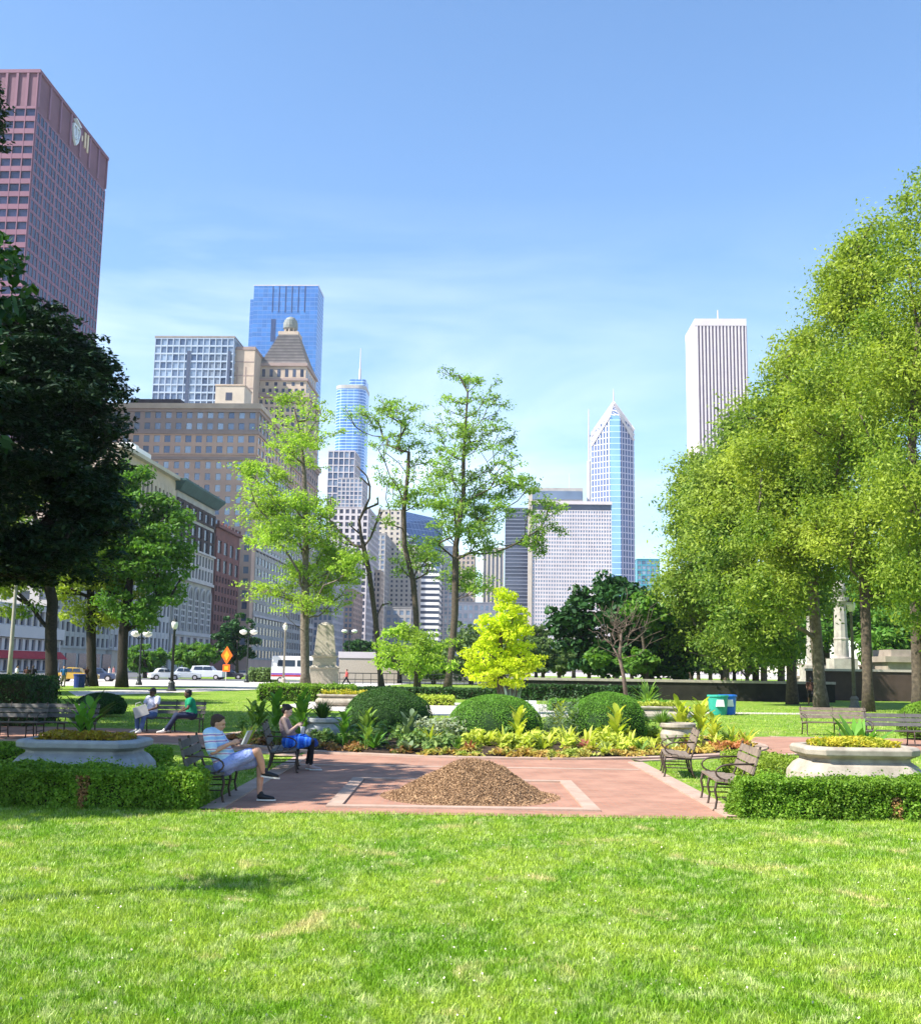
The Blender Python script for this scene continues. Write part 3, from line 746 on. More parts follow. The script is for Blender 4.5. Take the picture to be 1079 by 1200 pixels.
# chamfered west corner: plain stone
xw=Pn(799.5,388,n)[0]-b.e0
mb=b.add('corner_pier',M['white_wall']); z1_=zat(806,382,n)
mb.box(-.35,-.01,0,D,0,H-7)
b.add('roof_plant_room',M['white_wall']).box(W*.15,W*.72,12,40,H,H+4)
xa=Pn(847,360,n)[0]-b.e0; b.add('roof_mast',M['white_wall']).tube([(xa,26,H+4),(xa,26,zat(847,353,n))],[.9,.5],6)
b.finish()
# --- teal block right of the chevron tower
slab('teal_glass_building','small teal glass building between the chevron tower and the right trees',746,772,655,800,25,mat('tealwall',(.05,.33,.40),(.04,.26,.36),.1,.3,.3),'win_blue',5,22,.15,.25,3,lim=30)
# ================================================================== ground
def grassmat(name, blade=False):
    m,nt,out=newmat(name)
    g=nt.nodes.new('ShaderNodeNewGeometry'); vec=g.outputs['Position']
    n1=noise(nt,.7,6,.7,vec=vec,dist=.4); n2=noise(nt,4.5,5,.75,vec=vec); n3=noise(nt,1.1,3,.6,vec=vec,dist=1.2)
    col=ramp(nt,n1,(.15,.30,.012),(.31,.43,.04),.42,.58)
    col=mix(nt, ramp(nt,n2,(0,0,0),(1,1,1),.50,.64), col, (.46,.53,.20))
    col=mix(nt, ramp(nt,n3,(0,0,0),(.9,.9,.9),.60,.70), col, (.60,.52,.23))
    if blade:
        h=nt.nodes.new('ShaderNodeHueSaturation'); v=nt.nodes.new('ShaderNodeMapRange'); v.inputs['To Min'].default_value=.7; v.inputs['To Max'].default_value=1.45
        nt.links.new(rnd(nt),v.inputs['Value']); nt.links.new(v.outputs[0],h.inputs['Value']); nt.links.new(col,h.inputs['Color']); col=h.outputs[0]
        d=nt.nodes.new('ShaderNodeBsdfPrincipled'); d.inputs['Roughness'].default_value=.5; d.inputs['Specular IOR Level'].default_value=.3; nt.links.new(col,d.inputs['Base Color'])
        t=nt.nodes.new('ShaderNodeBsdfTranslucent'); nt.links.new(col,t.inputs['Color'])
        s=nt.nodes.new('ShaderNodeMixShader'); s.inputs[0].default_value=.35
        nt.links.new(d.outputs[0],s.inputs[1]); nt.links.new(t.outputs[0],s.inputs[2]); nt.links.new(s.outputs[0],out.inputs[0])
    else:
        n4=noise(nt,14,5,.75,vec=vec); col=mix(nt, ramp(nt,n4,(0,0,0),(.85,.85,.85),.35,.6), col, (.06,.12,.01))
        bsdf(nt,out,col,.9,0,n4,.6,.05,spec=.1)
    return m
M['grass']=grassmat('grass'); M['blade']=grassmat('grass_blade',True)
M['asphalt']=mat('asphalt',(.12,.12,.125),(.09,.09,.095),.6,.9)
M['paving']=mat('paving',(.50,.45,.40),(.42,.38,.34),.5,.85)
M['border']=mat('border',(.42,.30,.235),(.33,.235,.18),2.5,.85,bump=.2)
M['pale_paving']=mat('pale_paving',(.55,.50,.45),(.46,.42,.38),1.5,.85)
def brickmat():
    m,nt,out=newmat('brick_paving')
    g=nt.nodes.new('ShaderNodeNewGeometry'); b=nt.nodes.new('ShaderNodeTexBrick'); nt.links.new(g.outputs['Position'],b.inputs['Vector'])
    b.inputs['Scale'].default_value=1; b.inputs['Brick Width'].default_value=.2; b.inputs['Row Height'].default_value=.1; b.inputs['Mortar Size'].default_value=.011
    b.inputs['Color1'].default_value=(.36,.17,.11,1); b.inputs['Color2'].default_value=(.27,.12,.078,1); b.inputs['Mortar'].default_value=(.24,.17,.13,1)
    col=mix(nt, ramp(nt,noise(nt,1.3,4,vec=g.outputs['Position']),(0,0,0),(1,1,1),.4,.7), b.outputs['Color'], (.39,.215,.15))
    col=mix(nt, ramp(nt,noise(nt,.9,6,.7,vec=g.outputs['Position'],dist=.6),(0,0,0),(.6,.6,.6),.48,.68), col, (.24,.14,.10)); bsdf(nt,out,col,.85,0,b.outputs['Fac'],-.4,.01); return m
M['brick']=brickmat()
def sheet(name, poly, z, m, kind='structure'):
    return tag(meshobj(name,[(x,y,z) for x,y in poly],[list(range(len(poly)))],m),kind=kind)
def strip(mb, pts, w, z0, z1, closed=False):
    """kerb along a ground polyline"""
    n=len(pts); L=[];Rr=[]
    for i in range(n):
        a=Vector(pts[(i-1)%n] if closed or i>0 else pts[0]); c=Vector(pts[(i+1)%n] if closed or i<n-1 else pts[-1])
        d=(c-a).normalized(); nn=Vector((-d.y,d.x)); p=Vector(pts[i]); L.append(p+nn*w/2); Rr.append(p-nn*w/2)
    rng_=range(n if closed else n-1)
    for i in rng_:
        j=(i+1)%n
        mb.add([(Rr[i].x,Rr[i].y,z1),(Rr[j].x,Rr[j].y,z1),(L[j].x,L[j].y,z1),(L[i].x,L[i].y,z1)],[(0,1,2,3)])
        mb.add([(Rr[i].x,Rr[i].y,z0),(Rr[j].x,Rr[j].y,z0),(Rr[j].x,Rr[j].y,z1),(Rr[i].x,Rr[i].y,z1)],[(0,1,2,3)])
        mb.add([(L[j].x,L[j].y,z0),(L[i].x,L[i].y,z0),(L[i].x,L[i].y,z1),(L[j].x,L[j].y,z1)],[(0,1,2,3)])
sheet('ground',[(-3000,-300),(3000,-300),(3000,3100),(-3000,3100)],0,M['grass'])
# flower bed ellipse
BX,BY,BA,BB=.9,30.6,7.3,6.1
def ell_poly(a,b,n=72,t0=0,t1=2*math.pi,cx=BX,cy=BY): return [(cx+a*math.cos(t0+(t1-t0)*i/n),cy+b*math.sin(t0+(t1-t0)*i/n)) for i in range(n)]
def in_bed(x,y,g=0): return ((x-BX)/(BA+g))**2+((y-BY)/(BB+g))**2<1
sheet('brick_plaza',[(-3.5,15.05),(3.95,15.05),(3.95,26),(-3.5,26)],.008,M['brick'])
# cross paths reach the bed from both sides
lp=[(-40,28.5),(-14,28.0),(-7,27.2),(-3.6,24.2),(-3.6,27),(-6.2,31),(-9,33.2),(-14,34),(-40,35)]
rp=[(4.2,24.4),(7.6,26.6),(10,28.2),(14,28.4),(40,28),(40,35),(14,34),(9.8,34.2),(6,33),(4.2,27)]
sheet('brick_path',lp,.012,M['brick']); sheet('brick_path',rp,.012,M['brick'])
mb=MB(); strip(mb,ell_poly(BA+.15,BB+.15),.34,0,.05,True); tag(mb.build('bed_kerb',M['border']),kind='structure')
mb=MB(); strip(mb,[(-3.4,15.2),(-3.4,24.0)],.3,0,.03); strip(mb,[(3.9,15.2),(3.9,23.9)],.32,0,.03); strip(mb,[(-3.2,22.2),(3.7,22.2)],.18,0,.02)
strip(mb,[(40,34.9),(14,33.9),(9.8,34.1)],.2,0,.025); strip(mb,[(4.0,24.3),(7.7,26.5),(10,28.1),(14,28.3),(40,27.9)],.22,0,.03); strip(mb,[(-40,28.6),(-14,28.1),(-7,27.3),(-3.5,24.2)],.22,0,.03)
tag(mb.build('path_border',M['border']),kind='structure')
SQ=(-1.75,1.95,15.75,19.6)
mb=MB(); x0,x1,y0,y1=SQ; strip(mb,[(x0,y0),(x1,y0),(x1,y1),(x0,y1)],.3,0,.035,True); tag(mb.build('paving_frame',M['border']),kind='structure')
# bed soil, gently mounded
mb=MB(); rings=[]
for k,zz in ((1,.03),(.9,.12),(.6,.22),(.25,.28)):
    rings.append([(BX+BA*k*math.cos(t),BY+BB*k*math.sin(t),zz) for t in [i*2*math.pi/64 for i in range(64)]])
mb.loft(rings); tag(mb.build('bed_soil',M['soil'],smooth=True),kind='structure')
# far pale plaza, lawns, paths
sheet('far_plaza',[(-3.4,46),(3.2+5,46),(12,52),(9,62),(-8,64),(-9,54)],.008,M['pale_paving'])
def Gp(*pts): return [tuple(G(x,y)[:2]) for x,y in pts]
sheet('footpath',Gp((90,816),(200,812),(340,806.5),(350,804.5),(200,807.5),(80,810)),.012,M['paving'])
sheet('pavement',[(-150,95),(-55,92),(-33,93),(-16,97),(-9,107),(-6,132),(-160,132)],.015,M['pale_paving'])
sheet('cross_street',[(-300,132),(400,132),(400,150),(-300,150)],.02,M['asphalt'])
av=[g2w(e,n) for e,n in ((-86,-200),(-52,-200),(-52,1800),(-86,1800))]; sheet('avenue',[(p.x,p.y) for p in av],.03,M['asphalt'])
av=[g2w(e,n) for e,n in ((-400,-200),(-86,-200),(-86,2700),(-400,2700))]; sheet('city_pavement',[(p.x,p.y) for p in av],.012,M['paving'])
av=[g2w(e,n) for e,n in ((-52,330),(900,330),(900,2700),(-52,2700))]; sheet('city_pavement',[(p.x,p.y) for p in av],.014,M['paving'])
sheet('footpath',[(9,52),(60,58),(60,60),(9,54)],.010,M['paving'])
mb=MB(); 
for x in range(-120,60,9): mb.box(x,x+3,140.7,140.9,.021,.03)
tag(mb.build('road_marking',M['white_paint']),kind='structure')

# ------------------------------------------------------------------ grass blades
def blades(name,n,xf,ylo,yhi,h,w,m,ok=None,p=1.0):
    u=rng.uniform(size=n); y=ylo*(yhi/ylo)**u if p==1.0 else rng.uniform(ylo,yhi,n)
    x=rng.uniform(-1,1,n)*(y*.455+3.4) if xf is None else rng.uniform(xf[0],xf[1],n)
    if ok is not None:
        k=ok(x,y); x=x[k]; y=y[k]
    n=len(x); sc=(y/ylo)**.35
    cl=np.array([mnoise.noise(Vector((a*1.4,b*1.4,0))) for a,b in zip(x[:n],y[:n])]) if n<900000 else 0
    hh=h*rng.uniform(.55,1.35,n)*(1+.35*cl); ww=w*rng.uniform(.6,1.4,n)*sc
    a=rng.uniform(0,2*np.pi,n); lean=rng.normal(0,.45,(n,2))*hh[:,None]
    dx=np.cos(a)*ww/2; dy=np.sin(a)*ww/2
    v=np.zeros((n,5,3)); 
    v[:,0]=np.stack([x-dx,y-dy,np.zeros(n)],1); v[:,1]=np.stack([x+dx,y+dy,np.zeros(n)],1)
    mx=x+lean[:,0]*.4; my=y+lean[:,1]*.4; mz=hh*.6
    v[:,2]=np.stack([mx+dx*.7,my+dy*.7,mz],1); v[:,3]=np.stack([mx-dx*.7,my-dy*.7,mz],1)
    tx=x+lean[:,0]; ty=y+lean[:,1]
    # tip folded into a quad: tip point doubled with slight width
    v2=np.zeros((n,6,3)); v2[:,:4]=v[:,:4]; v2[:,4]=np.stack([tx+dx*.12,ty+dy*.12,hh],1); v2[:,5]=np.stack([tx-dx*.12,ty-dy*.12,hh],1)
    f=np.array([[0,1,2,3],[3,2,4,5]]); ff=(np.arange(n)[:,None,None]*6+f[None]).reshape(-1,4)
    return tag(meshobj(name,v2.reshape(-1,3),ff,m),label=None,kind='stuff')
g=blades('lawn_grass',640000,None,4.3,15.2,.036,.0055,M['blade']); tag(g,'short bright green lawn grass filling the foreground','grass')
def ok2(x,y):
    k=np.abs(x)<y*.46+4
    k&=~((x>-3.6)&(x<4.15)&(y<26.5)); k&=~(((x-BX)/(BA+.4))**2+((y-BY)/(BB+.4))**2<1)
    k&=~((y>27)&(y<34.6)&((x<-5.5)|(x>8)))
    k&=~((y>45.5)&(y<64)&(x>-9)&(x<11)); k&=~((x<-3.4)&(x>-7)&(y>24)&(y<34)); k&=~((x>4)&(x<10)&(y>24.4)&(y<28.6))
    return k
g=blades('park_grass',150000,None,15.1,62,.055,.012,M['blade'],ok2); tag(g,'lawn grass around the paths and beds further back','grass')
# clover heads
n=900; y=5.3+rng.uniform(size=n)**1.6*8; x=rng.uniform(-1,1,n)*(y*.45)
c=np.stack([x,y,rng.uniform(.035,.06,n)],1); v,f=leaves(c,np.tile([0,0,1.],(n,1)),.008,.9,0,.5)
tag(meshobj('clover_flowers',v,f,mat('clover',(.62,.58,.42),None,5)),'tiny white clover heads scattered in the foreground lawn','flowers',kind='stuff')

# ------------------------------------------------------------------ bark mulch heap
MX,MY=.22,17.3
def heap_z(x,y):
    dx=(x-MX)/1.27; dy=(y-MY)/1.27; r=math.hypot(dx,dy)
    z=.66*max(0,1-r)**.85 if r<1 else 0
    z=.55*(math.cos(min(1,r*(1+.12*mnoise.noise(Vector((math.atan2(dy,dx)*1.2,0,1)))))*math.pi)*.5+.5)**.66
    return z*(1+.18*mnoise.noise(Vector((x*1.6,y*1.6,3))))+.03*mnoise.noise(Vector((x*6,y*6,0)))*(1 if r<1 else 0)
mb=MB(); N=60; vs=[];fs=[]
for j in range(N+1):
    for i in range(N+1):
        x=MX-1.5+3*i/N; y=MY-1.5+3*j/N; vs.append((x-MX,y-MY,heap_z(x,y)-.02+.01))
for j in range(N):
    for i in range(N): a=j*(N+1)+i; fs.append((a,a+1,a+N+2,a+N+1))
root=empty('mulch_heap',(MX,MY,0),0,'low heap of brown bark mulch on the brick plaza','mulch')
M['mulch']=mat('mulch',(.32,.20,.11),(.20,.12,.065),14,.95,bump=1,bscale=50,bdist=.03)
mb.add(vs,fs); mb.build('heap',M['mulch'],root,smooth=True)
n=46000; a=rng.uniform(0,2*np.pi,n); r=rng.uniform(0,1.15,n)**.6*1.3
x=MX+r*np.cos(a); y=MY+r*np.sin(a)
z=np.array([heap_z(p,q) for p,q in zip(x,y)])
c=np.stack([x-MX,y-MY,z+.008],1); o=np.tile([0,0,1.],(n,1))
v,f=leaves(c,o,.019,.3,0,.5)
m_,nt,out=newmat('mulch_chip'); col=mix(nt,rnd(nt),(.15,.085,.045),(.53,.34,.19)); bsdf(nt,out,col,.9)
tag(meshobj('bark_chips',v,f,m_,root),kind='stuff')

# ------------------------------------------------------------------ hedges and clipped bushes
LF={}
LF['box']=leafmat('hedge_leaf',(.09,.20,.014),(.22,.36,.035),.35,1.5)
LF['yew']=leafmat('yew_leaf',(.08,.21,.018),(.17,.34,.04),.3,2)
LF['dark']=leafmat('dark_leaf',(.025,.07,.02),(.05,.11,.025),.25)
M['hedge_core']=mat('hedge_core',(.02,.035,.01),(.04,.03,.015),6,.95)
def hedge(name,label,x0,x1,y0,y1,h,n,leaf,size,group=None,cat='hedge',lump=.11,brown=None,rnd_=.12):
    root=empty(name,((x0+x1)/2,(y0+y1)/2,0),0,label,cat,group)
    lx,ly=(x1-x0)/2,(y1-y0)/2
    mb=MB(); s=.12; mb.loft([[(sx*(lx-s*k),sy*(ly-s*k),zz) for sx,sy in ((-1,-1),(1,-1),(1,1),(-1,1))] for k,zz in ((1,0),(1,h*.75),(2,h-.12))])
    mb.build('branches',M['hedge_core'],root)
    A_=[2*lx*h,2*lx*2*ly,2*ly*h,2*ly*h,2*lx*h*.3]; tot=sum(A_); cs=[];os=[]
    for k,a in enumerate(A_):
        m_=int(n*a/tot); u=rng.uniform(-1,1,m_); v=rng.uniform(0,1,m_)
        if k==0: c=np.stack([u*lx,np.full(m_,-ly),v*h],1); o=(0,-1,0)
        if k==1: c=np.stack([u*lx,rng.uniform(-1,1,m_)*ly,np.full(m_,h)],1); o=(0,0,1)
        if k==2: c=np.stack([np.full(m_,-lx),u*ly,v*h],1); o=(-1,0,0)
        if k==3: c=np.stack([np.full(m_,lx),u*ly,v*h],1); o=(1,0,0)
        if k==4: c=np.stack([u*lx,np.full(m_,ly),v*h],1); o=(0,1,0)
        cs.append(c); os.append(np.tile(np.array(o,float),(m_,1)))
    c=np.vstack(cs); o=np.vstack(os); bx,by,_=root.location
    nz=np.array([mnoise.noise(Vector(((p[0]+bx)*1.9,(p[1]+by)*1.9,p[2]*2.2)))+.55*mnoise.noise(Vector(((p[0]+bx)*8,(p[1]+by)*8,p[2]*8))) for p in c])
    # round the top edges
    t=np.clip((c[:,2]-(h-rnd_))/rnd_,0,1); c[:,:2]*= (1-(t**2)[:,None]*.03)
    edge=np.maximum(np.abs(c[:,0])/lx,0)
    c+=o*(nz*lump-rng.uniform(0,.11,len(c))+np.where(rng.uniform(size=len(c))<.05,rng.uniform(0,.11,len(c)),0))[:,None]
    c[:,2]-= (o[:,2]>.5)*np.clip((np.abs(c[:,1])-ly*.75)/(ly*.25),0,1)**2*.06
    c[:,2]=np.maximum(c[:,2],.01)
    keep=np.ones(len(c),bool); mats=[leaf]; mi=None
    v,f=leaves(c,o,size,.55,.25,.55)
    if brown:
        mats=[leaf,brown[3]]; bxx=brown[0]-bx; d=np.abs(c[:,0]-bxx)+.08*nz; mi=((d<brown[1])&(c[:,2]<h*brown[2])&(rng.uniform(size=len(c))<.75)).astype(int)
    meshobj('foliage',v,f,mats,root,midx=mi)
    return root
brl=leafmat('browned_leaf',(.28,.13,.05),(.36,.22,.09),.2)
hedge('box_hedge','left box hedge with a browned gap, in front of the shaded stone planter',-7.6,-3.55,15.1,15.8,.53,50000,LF['box'],.021,brown=(-5.15,.09,.85,brl))
hedge('box_hedge','right box hedge, sunlit, in front of the pale stone planter',3.9,8.2,15.1,15.8,.53,52000,LF['box'],.021,brown=(6.1,.05,.6,brl))
hedge('box_hedge','low hedge beside the obelisk, behind the far flower planter',-11.3,-6.0,61,64,.95,9000,LF['box'],.06)
hedge('clipped_hedge','tall dark clipped hedge behind the benches at the far left',-26,-13.3,33.6,36.5,1.55,26000,LF['dark'],.045)
hedge('low_hedge','low clipped hedge strip left of the rubbish bins',4.5,10.9,53,54.5,.55,7000,LF['yew'],.05)
hedge('box_hedge','low hedge behind the left stone planter in deep shade',-9.5,-5.2,19.2,20.2,.5,14000,LF['box'],.03)
hedge('box_hedge','low yellowish hedge strip beside the right stone planter',5.3,6.3,18.6,22,.45,9000,leafmat('gold_leaf',(.16,.25,.02),(.26,.34,.04),.35),.028)
hedge('shrub_row','long dark shrub row at the foot of the far wall, right of the golden tree',4,13,70,71.5,1.0,6000,LF['dark'],.09)
hedge('shrub_row','dark shrub row between the leaning tree and the golden tree',-7.5,2.5,70,71.5,.7,6000,LF['dark'],.08)
hedge('yellow_planting_row','bright yellow green planting strip behind the dark clipped dome',-5.2,-.2,58,59.5,.5,5000,leafmat('lime_row',(.3,.4,.04),(.45,.5,.08),.4),.06,cat='plants')
def dome(label,px,pbot,ptop,wpx,Y,leaf=None,n=26000,size=.02,group='clipped domes in the flower bed'):
    leaf=leaf or LF['yew']; c=P(px,pbot,Y); k=Y/F*1.0; rx=wpx*k/2; h=P(px,ptop,Y).z
    root=empty('clipped_dome',(c.x,Y,.1),0,label,'bush',group)
    d=rng.normal(size=(n,3)); d/=np.linalg.norm(d,axis=1,keepdims=True); d[:,2]=np.abs(d[:,2]); low=rng.uniform(size=n)<.35
    p=np.sign(d)*np.abs(d)**.85; p/=np.maximum(1,np.linalg.norm(p,axis=1,keepdims=True)*.97)
    # bulge: widest a third of the way up
    zz=p[:,2]; r=np.sqrt(np.maximum(0,1-np.clip((zz-.28)/.72,0,1)**2.2))*np.where(zz<.28,.90+.1*zz/.28,1)
    a=rng.uniform(0,2*np.pi,n); zz=1-rng.uniform(size=n)**1.25; r=np.sqrt(np.maximum(0,1-np.clip((zz-.28)/.72,0,1)**2.3))*np.where(zz<.28,.88+.12*zz/.28,1)
    cap=rng.uniform(size=n)<.38; rc=np.sqrt(rng.uniform(size=n))*.95; zc_=.28+.72*np.maximum(0,(1-rc**2))**(1/2.3)
    r=np.where(cap,rc,r); zz=np.where(cap,zc_,zz)
    H=h-.1
    nz=np.array([mnoise.noise(Vector((math.cos(q)*3+px,math.sin(q)*3,w*4))) for q,w in zip(a,zz)])
    rr_=r*(1+.055*nz)-rng.uniform(0,.05,n)+np.where(rng.uniform(size=n)<.03,rng.uniform(0,.07,n),0)
    c_=np.stack([rr_*rx*np.cos(a),rr_*rx*.95*np.sin(a),zz*H*(1+.02*nz)],1)
    o=np.stack([r*np.cos(a),r*np.sin(a),np.clip((zz-.2)*1.4,-.2,2)],1); o/=np.linalg.norm(o,axis=1,keepdims=True)
    v,f=leaves(c_,o,size,.45,.1,.5); meshobj('foliage',v,f,leaf,root)
    mb=MB(); prof=[(rx*.84,0),(rx*.92,.28*H)]+[(rx*.93*math.sqrt(max(0,1-((z-.28)/.72)**2.3)),z*H*.96) for z in (.45,.6,.75,.87,.95,.99)]; mb.lathe((0,0,0),prof,24); mb.build('branches',mat('dome_core',(.012,.035,.008),(.02,.05,.01),8,.95),root,smooth=True)
    return root
dome('darkest clipped dome bush, left of the three in the flower bed',454,861,806,104,31.5,leafmat('yew_shade',(.03,.09,.015),(.06,.14,.02),.2,2))  # deeper leaf colour puts the tree shade into this dome
dome('middle clipped dome bush behind the mulch heap, bright green on top',580,868,814,110,28.5)
dome('right clipped dome bush beside the round stone planter',712,862,811,92,29.5)
dome('bright green rounded bush at the right edge of the photo',1085,858,822,66,34,LF['box'],12000,.03,None)
dome('dark rounded bush at the left edge beyond the tall hedge',118,842,812,58,41,LF['dark'],9000,.04,None)

# ------------------------------------------------------------------ planters
def octo(lx,ly,c,z,cx=0,cy=0): return [(cx-lx+c,cy-ly,z),(cx+lx-c,cy-ly,z),(cx+lx,cy-ly+c,z),(cx+lx,cy+ly-c,z),(cx+lx-c,cy+ly,z),(cx-lx+c,cy+ly,z),(cx-lx,cy+ly-c,z),(cx-lx,cy-ly+c,z)]
def stone_planter(label,x,y,lx,ly,h,m,rz=0,scale=1):
    root=empty('stone_planter',(x,y,0),rz,label,'planter')
    prof=[(-.12,0),(.0,.06),(.10,.16),(.15,.28),(.13,.42),(.05,.54),(-.03,.6),(-.03,.64),(.04,.68),(.08,.7),(.09,.78),(.05,.82),(-.06,.82),(-.08,.74)]
    mb=MB(); k=h/.82
    mb.loft([octo(lx+d*scale,ly+d*scale,min(lx,ly)*.4,z*k) for d,z in prof],cap=True); o=mb.build('basin',m,root)
    bv=o.modifiers.new('bevel','BEVEL'); bv.width=.012; bv.segments=2; bv.limit_method='ANGLE'; bv.angle_limit=R(25)
    mb=MB(); mb.loft([octo(lx-.1*scale,ly-.1*scale,min(lx,ly)*.5,.745*k+.0),octo(lx-.25*scale,ly-.25*scale,min(lx,ly)*.3,.8*k)]); mb.build('soil',M['soil'],root)
    return root
def patch(name,label,cat,pts_fn,n,size,leaf,z0,h,flat=.5,jitter=.6,aspect=.5,mound=0,kind='stuff',group=None,clump=.0):
    """low planting inside an area; pts_fn gives (x,y)"""
    xy=pts_fn(n); n=len(xy)
    if clump:                                   # gathered into single plants
        K=max(3,n//clump); cc=pts_fn(K); K=len(cc); idx=rng.integers(0,K,n); rad=rng.uniform(.12,.3,K)[idx]; hh=rng.uniform(.45,1.25,K)[idx]
        off=rng.normal(0,.5,(n,2)); d=np.hypot(off[:,0],off[:,1]); xy=cc[idx]+off*rad[:,None]
        cx,cy=xy.mean(0); z=z0+h*hh*np.clip(1-(d/1.5)**2,0.05,1)*rng.uniform(.35,1,n)
    else:
        cx,cy=xy.mean(0); z=z0+rng.uniform(0,1,n)*h*(1+.6*np.array([mnoise.noise(Vector((a*2.2,b*2.2,7))) for a,b in xy]))
    if mound:
        d=np.hypot((xy[:,0]-cx)/max(1e-6,np.ptp(xy[:,0])/2),(xy[:,1]-cy)/max(1e-6,np.ptp(xy[:,1])/2)); z+=mound*np.clip(1-d**2,0,1)
    c=np.stack([xy[:,0]-cx,xy[:,1]-cy,z],1); o=np.tile([0,-.2,1.],(n,1)); v,f=leaves(c,o,size,aspect,flat,jitter)
    ob=meshobj(name,v,f,leaf,loc=(cx,cy,0)); return tag(ob,label,cat,group,kind)
def rect(x0,x1,y0,y1): return lambda n: np.stack([rng.uniform(x0,x1,n),rng.uniform(y0,y1,n)],1)
def disc(cx,cy,rx,ry): 
    def f(n):
        a=rng.uniform(0,2*np.pi,n); r=np.sqrt(rng.uniform(size=n)); return np.stack([cx+rx*r*np.cos(a),cy+ry*r*np.sin(a)],1)
    return f
M['stone_shade']=mat('stone_shade',(.36,.37,.37),(.28,.29,.29),5,.85,bump=.3,bscale=60,bdist=.01)  # cooler grey copy of the planter stone, shade mixed into its colour
YL=leafmat('yellow_coleus',(.42,.40,.03),(.60,.48,.05),.35,2.5,c3=(.25,.32,.03))
OL=leafmat('orange_coleus',(.38,.20,.05),(.48,.40,.10),.3,2.5,c3=(.32,.40,.07))
LL=leafmat('lime_leaf',(.38,.46,.05),(.55,.58,.12),.4,2)
CL=leafmat('canna_leaf',(.10,.26,.03),(.18,.38,.05),.35,2)
CY=leafmat('canna_yellow',(.42,.50,.05),(.58,.60,.10),.4,2)
DG=leafmat('dusty_leaf',(.10,.17,.09),(.20,.27,.14),.25,2)
GR=leafmat('herb_leaf',(.10,.22,.04),(.22,.34,.06),.35,2)
stone_planter('long octagonal stone planter in the shade on the left',-6.0,17.65,.88,.58,.79,M['stone_shade'])
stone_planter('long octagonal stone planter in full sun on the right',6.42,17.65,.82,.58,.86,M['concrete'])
patch('planter_flowers','yellow and bronze foliage plants filling the left stone planter','flowers',rect(-6.7,-5.3,17.25,18.05),2600,.035,leafmat('bronze_leaf',(.40,.34,.02),(.30,.16,.03),.3,4),.77,.1,mound=.04)
patch('planter_flowers','bright yellow foliage plants filling the right stone planter','flowers',rect(5.78,7.06,17.25,18.05),2800,.035,YL,.84,.1,mound=.05)
def round_planter(label,px,Y,w,m,h=.62):
    c=G(px,783+2500/Y); root=empty('round_planter',(c.x,Y,.08),0,label,'planter'); r=w/2; k=h/.62
    mb=MB(); mb.lathe((0,0,0),[(r*.62,0),(r*.66,.05*k),(r*.8,.12*k),(r*.93,.24*k),(r*.95,.34*k),(r*.86,.44*k),(r*.84,.48*k),(r*.98,.51*k),(r,.53*k),(r,.6*k),(r*.95,.62*k),(r*.84,.62*k),(r*.82,.55*k)],32)
    mb.build('basin',m,root,smooth=False); o=root.children[0]
    mb=MB(); mb.lathe((0,0,.55*k),[(r*.8,0),(r*.5,.04)],24); mb.build('soil',M['soil'],root); return root
round_planter('round stone planter in shade behind the woman on the bench',378,27.8,.98,M['stone_shade'])
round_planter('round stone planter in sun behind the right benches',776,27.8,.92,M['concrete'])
def spiky(name,label,cat,pos,n,L,w,leaf,spread=(.2,1.1),group=None,curve=.35,droop=.3,seg=5,z=0,fold=0):
    """rosette of long curved leaves, each a strip of quads"""
    root_v=[];root_f=[]; b=0
    for i in range(n):
        a=random.uniform(0,2*math.pi); t=random.uniform(*spread); l=L*random.uniform(.7,1.15); ww=w*random.uniform(.75,1.2)
        d=Vector((math.cos(a)*math.sin(t),math.sin(a)*math.sin(t),math.cos(t))); side=Vector((-math.sin(a),math.cos(a),0))
        p=Vector((math.cos(a),math.sin(a),0))*.02
        for s in range(seg+1):
            f=s/seg; wd=ww*math.sin(math.pi*(.12+.86*f))**.8 if s<seg else ww*.05
            root_v += [tuple(p-side*wd/2),tuple(p+side*wd/2)]
            p=p+d*(l/seg); d=(d+Vector((math.cos(a)*curve/seg*1.5,math.sin(a)*curve/seg*1.5,-droop/seg*2*f))).normalized()
        for s in range(seg): root_f.append([b+2*s,b+2*s+1,b+2*s+3,b+2*s+2])
        b+=2*(seg+1)
    ob=meshobj(name,root_v,np.array(root_f),leaf,smooth=True,loc=(pos[0],pos[1],pos[2] if len(pos)>2 else z)); ob.rotation_euler=(0,0,random.uniform(0,6))
    return tag(ob,label,cat,group)
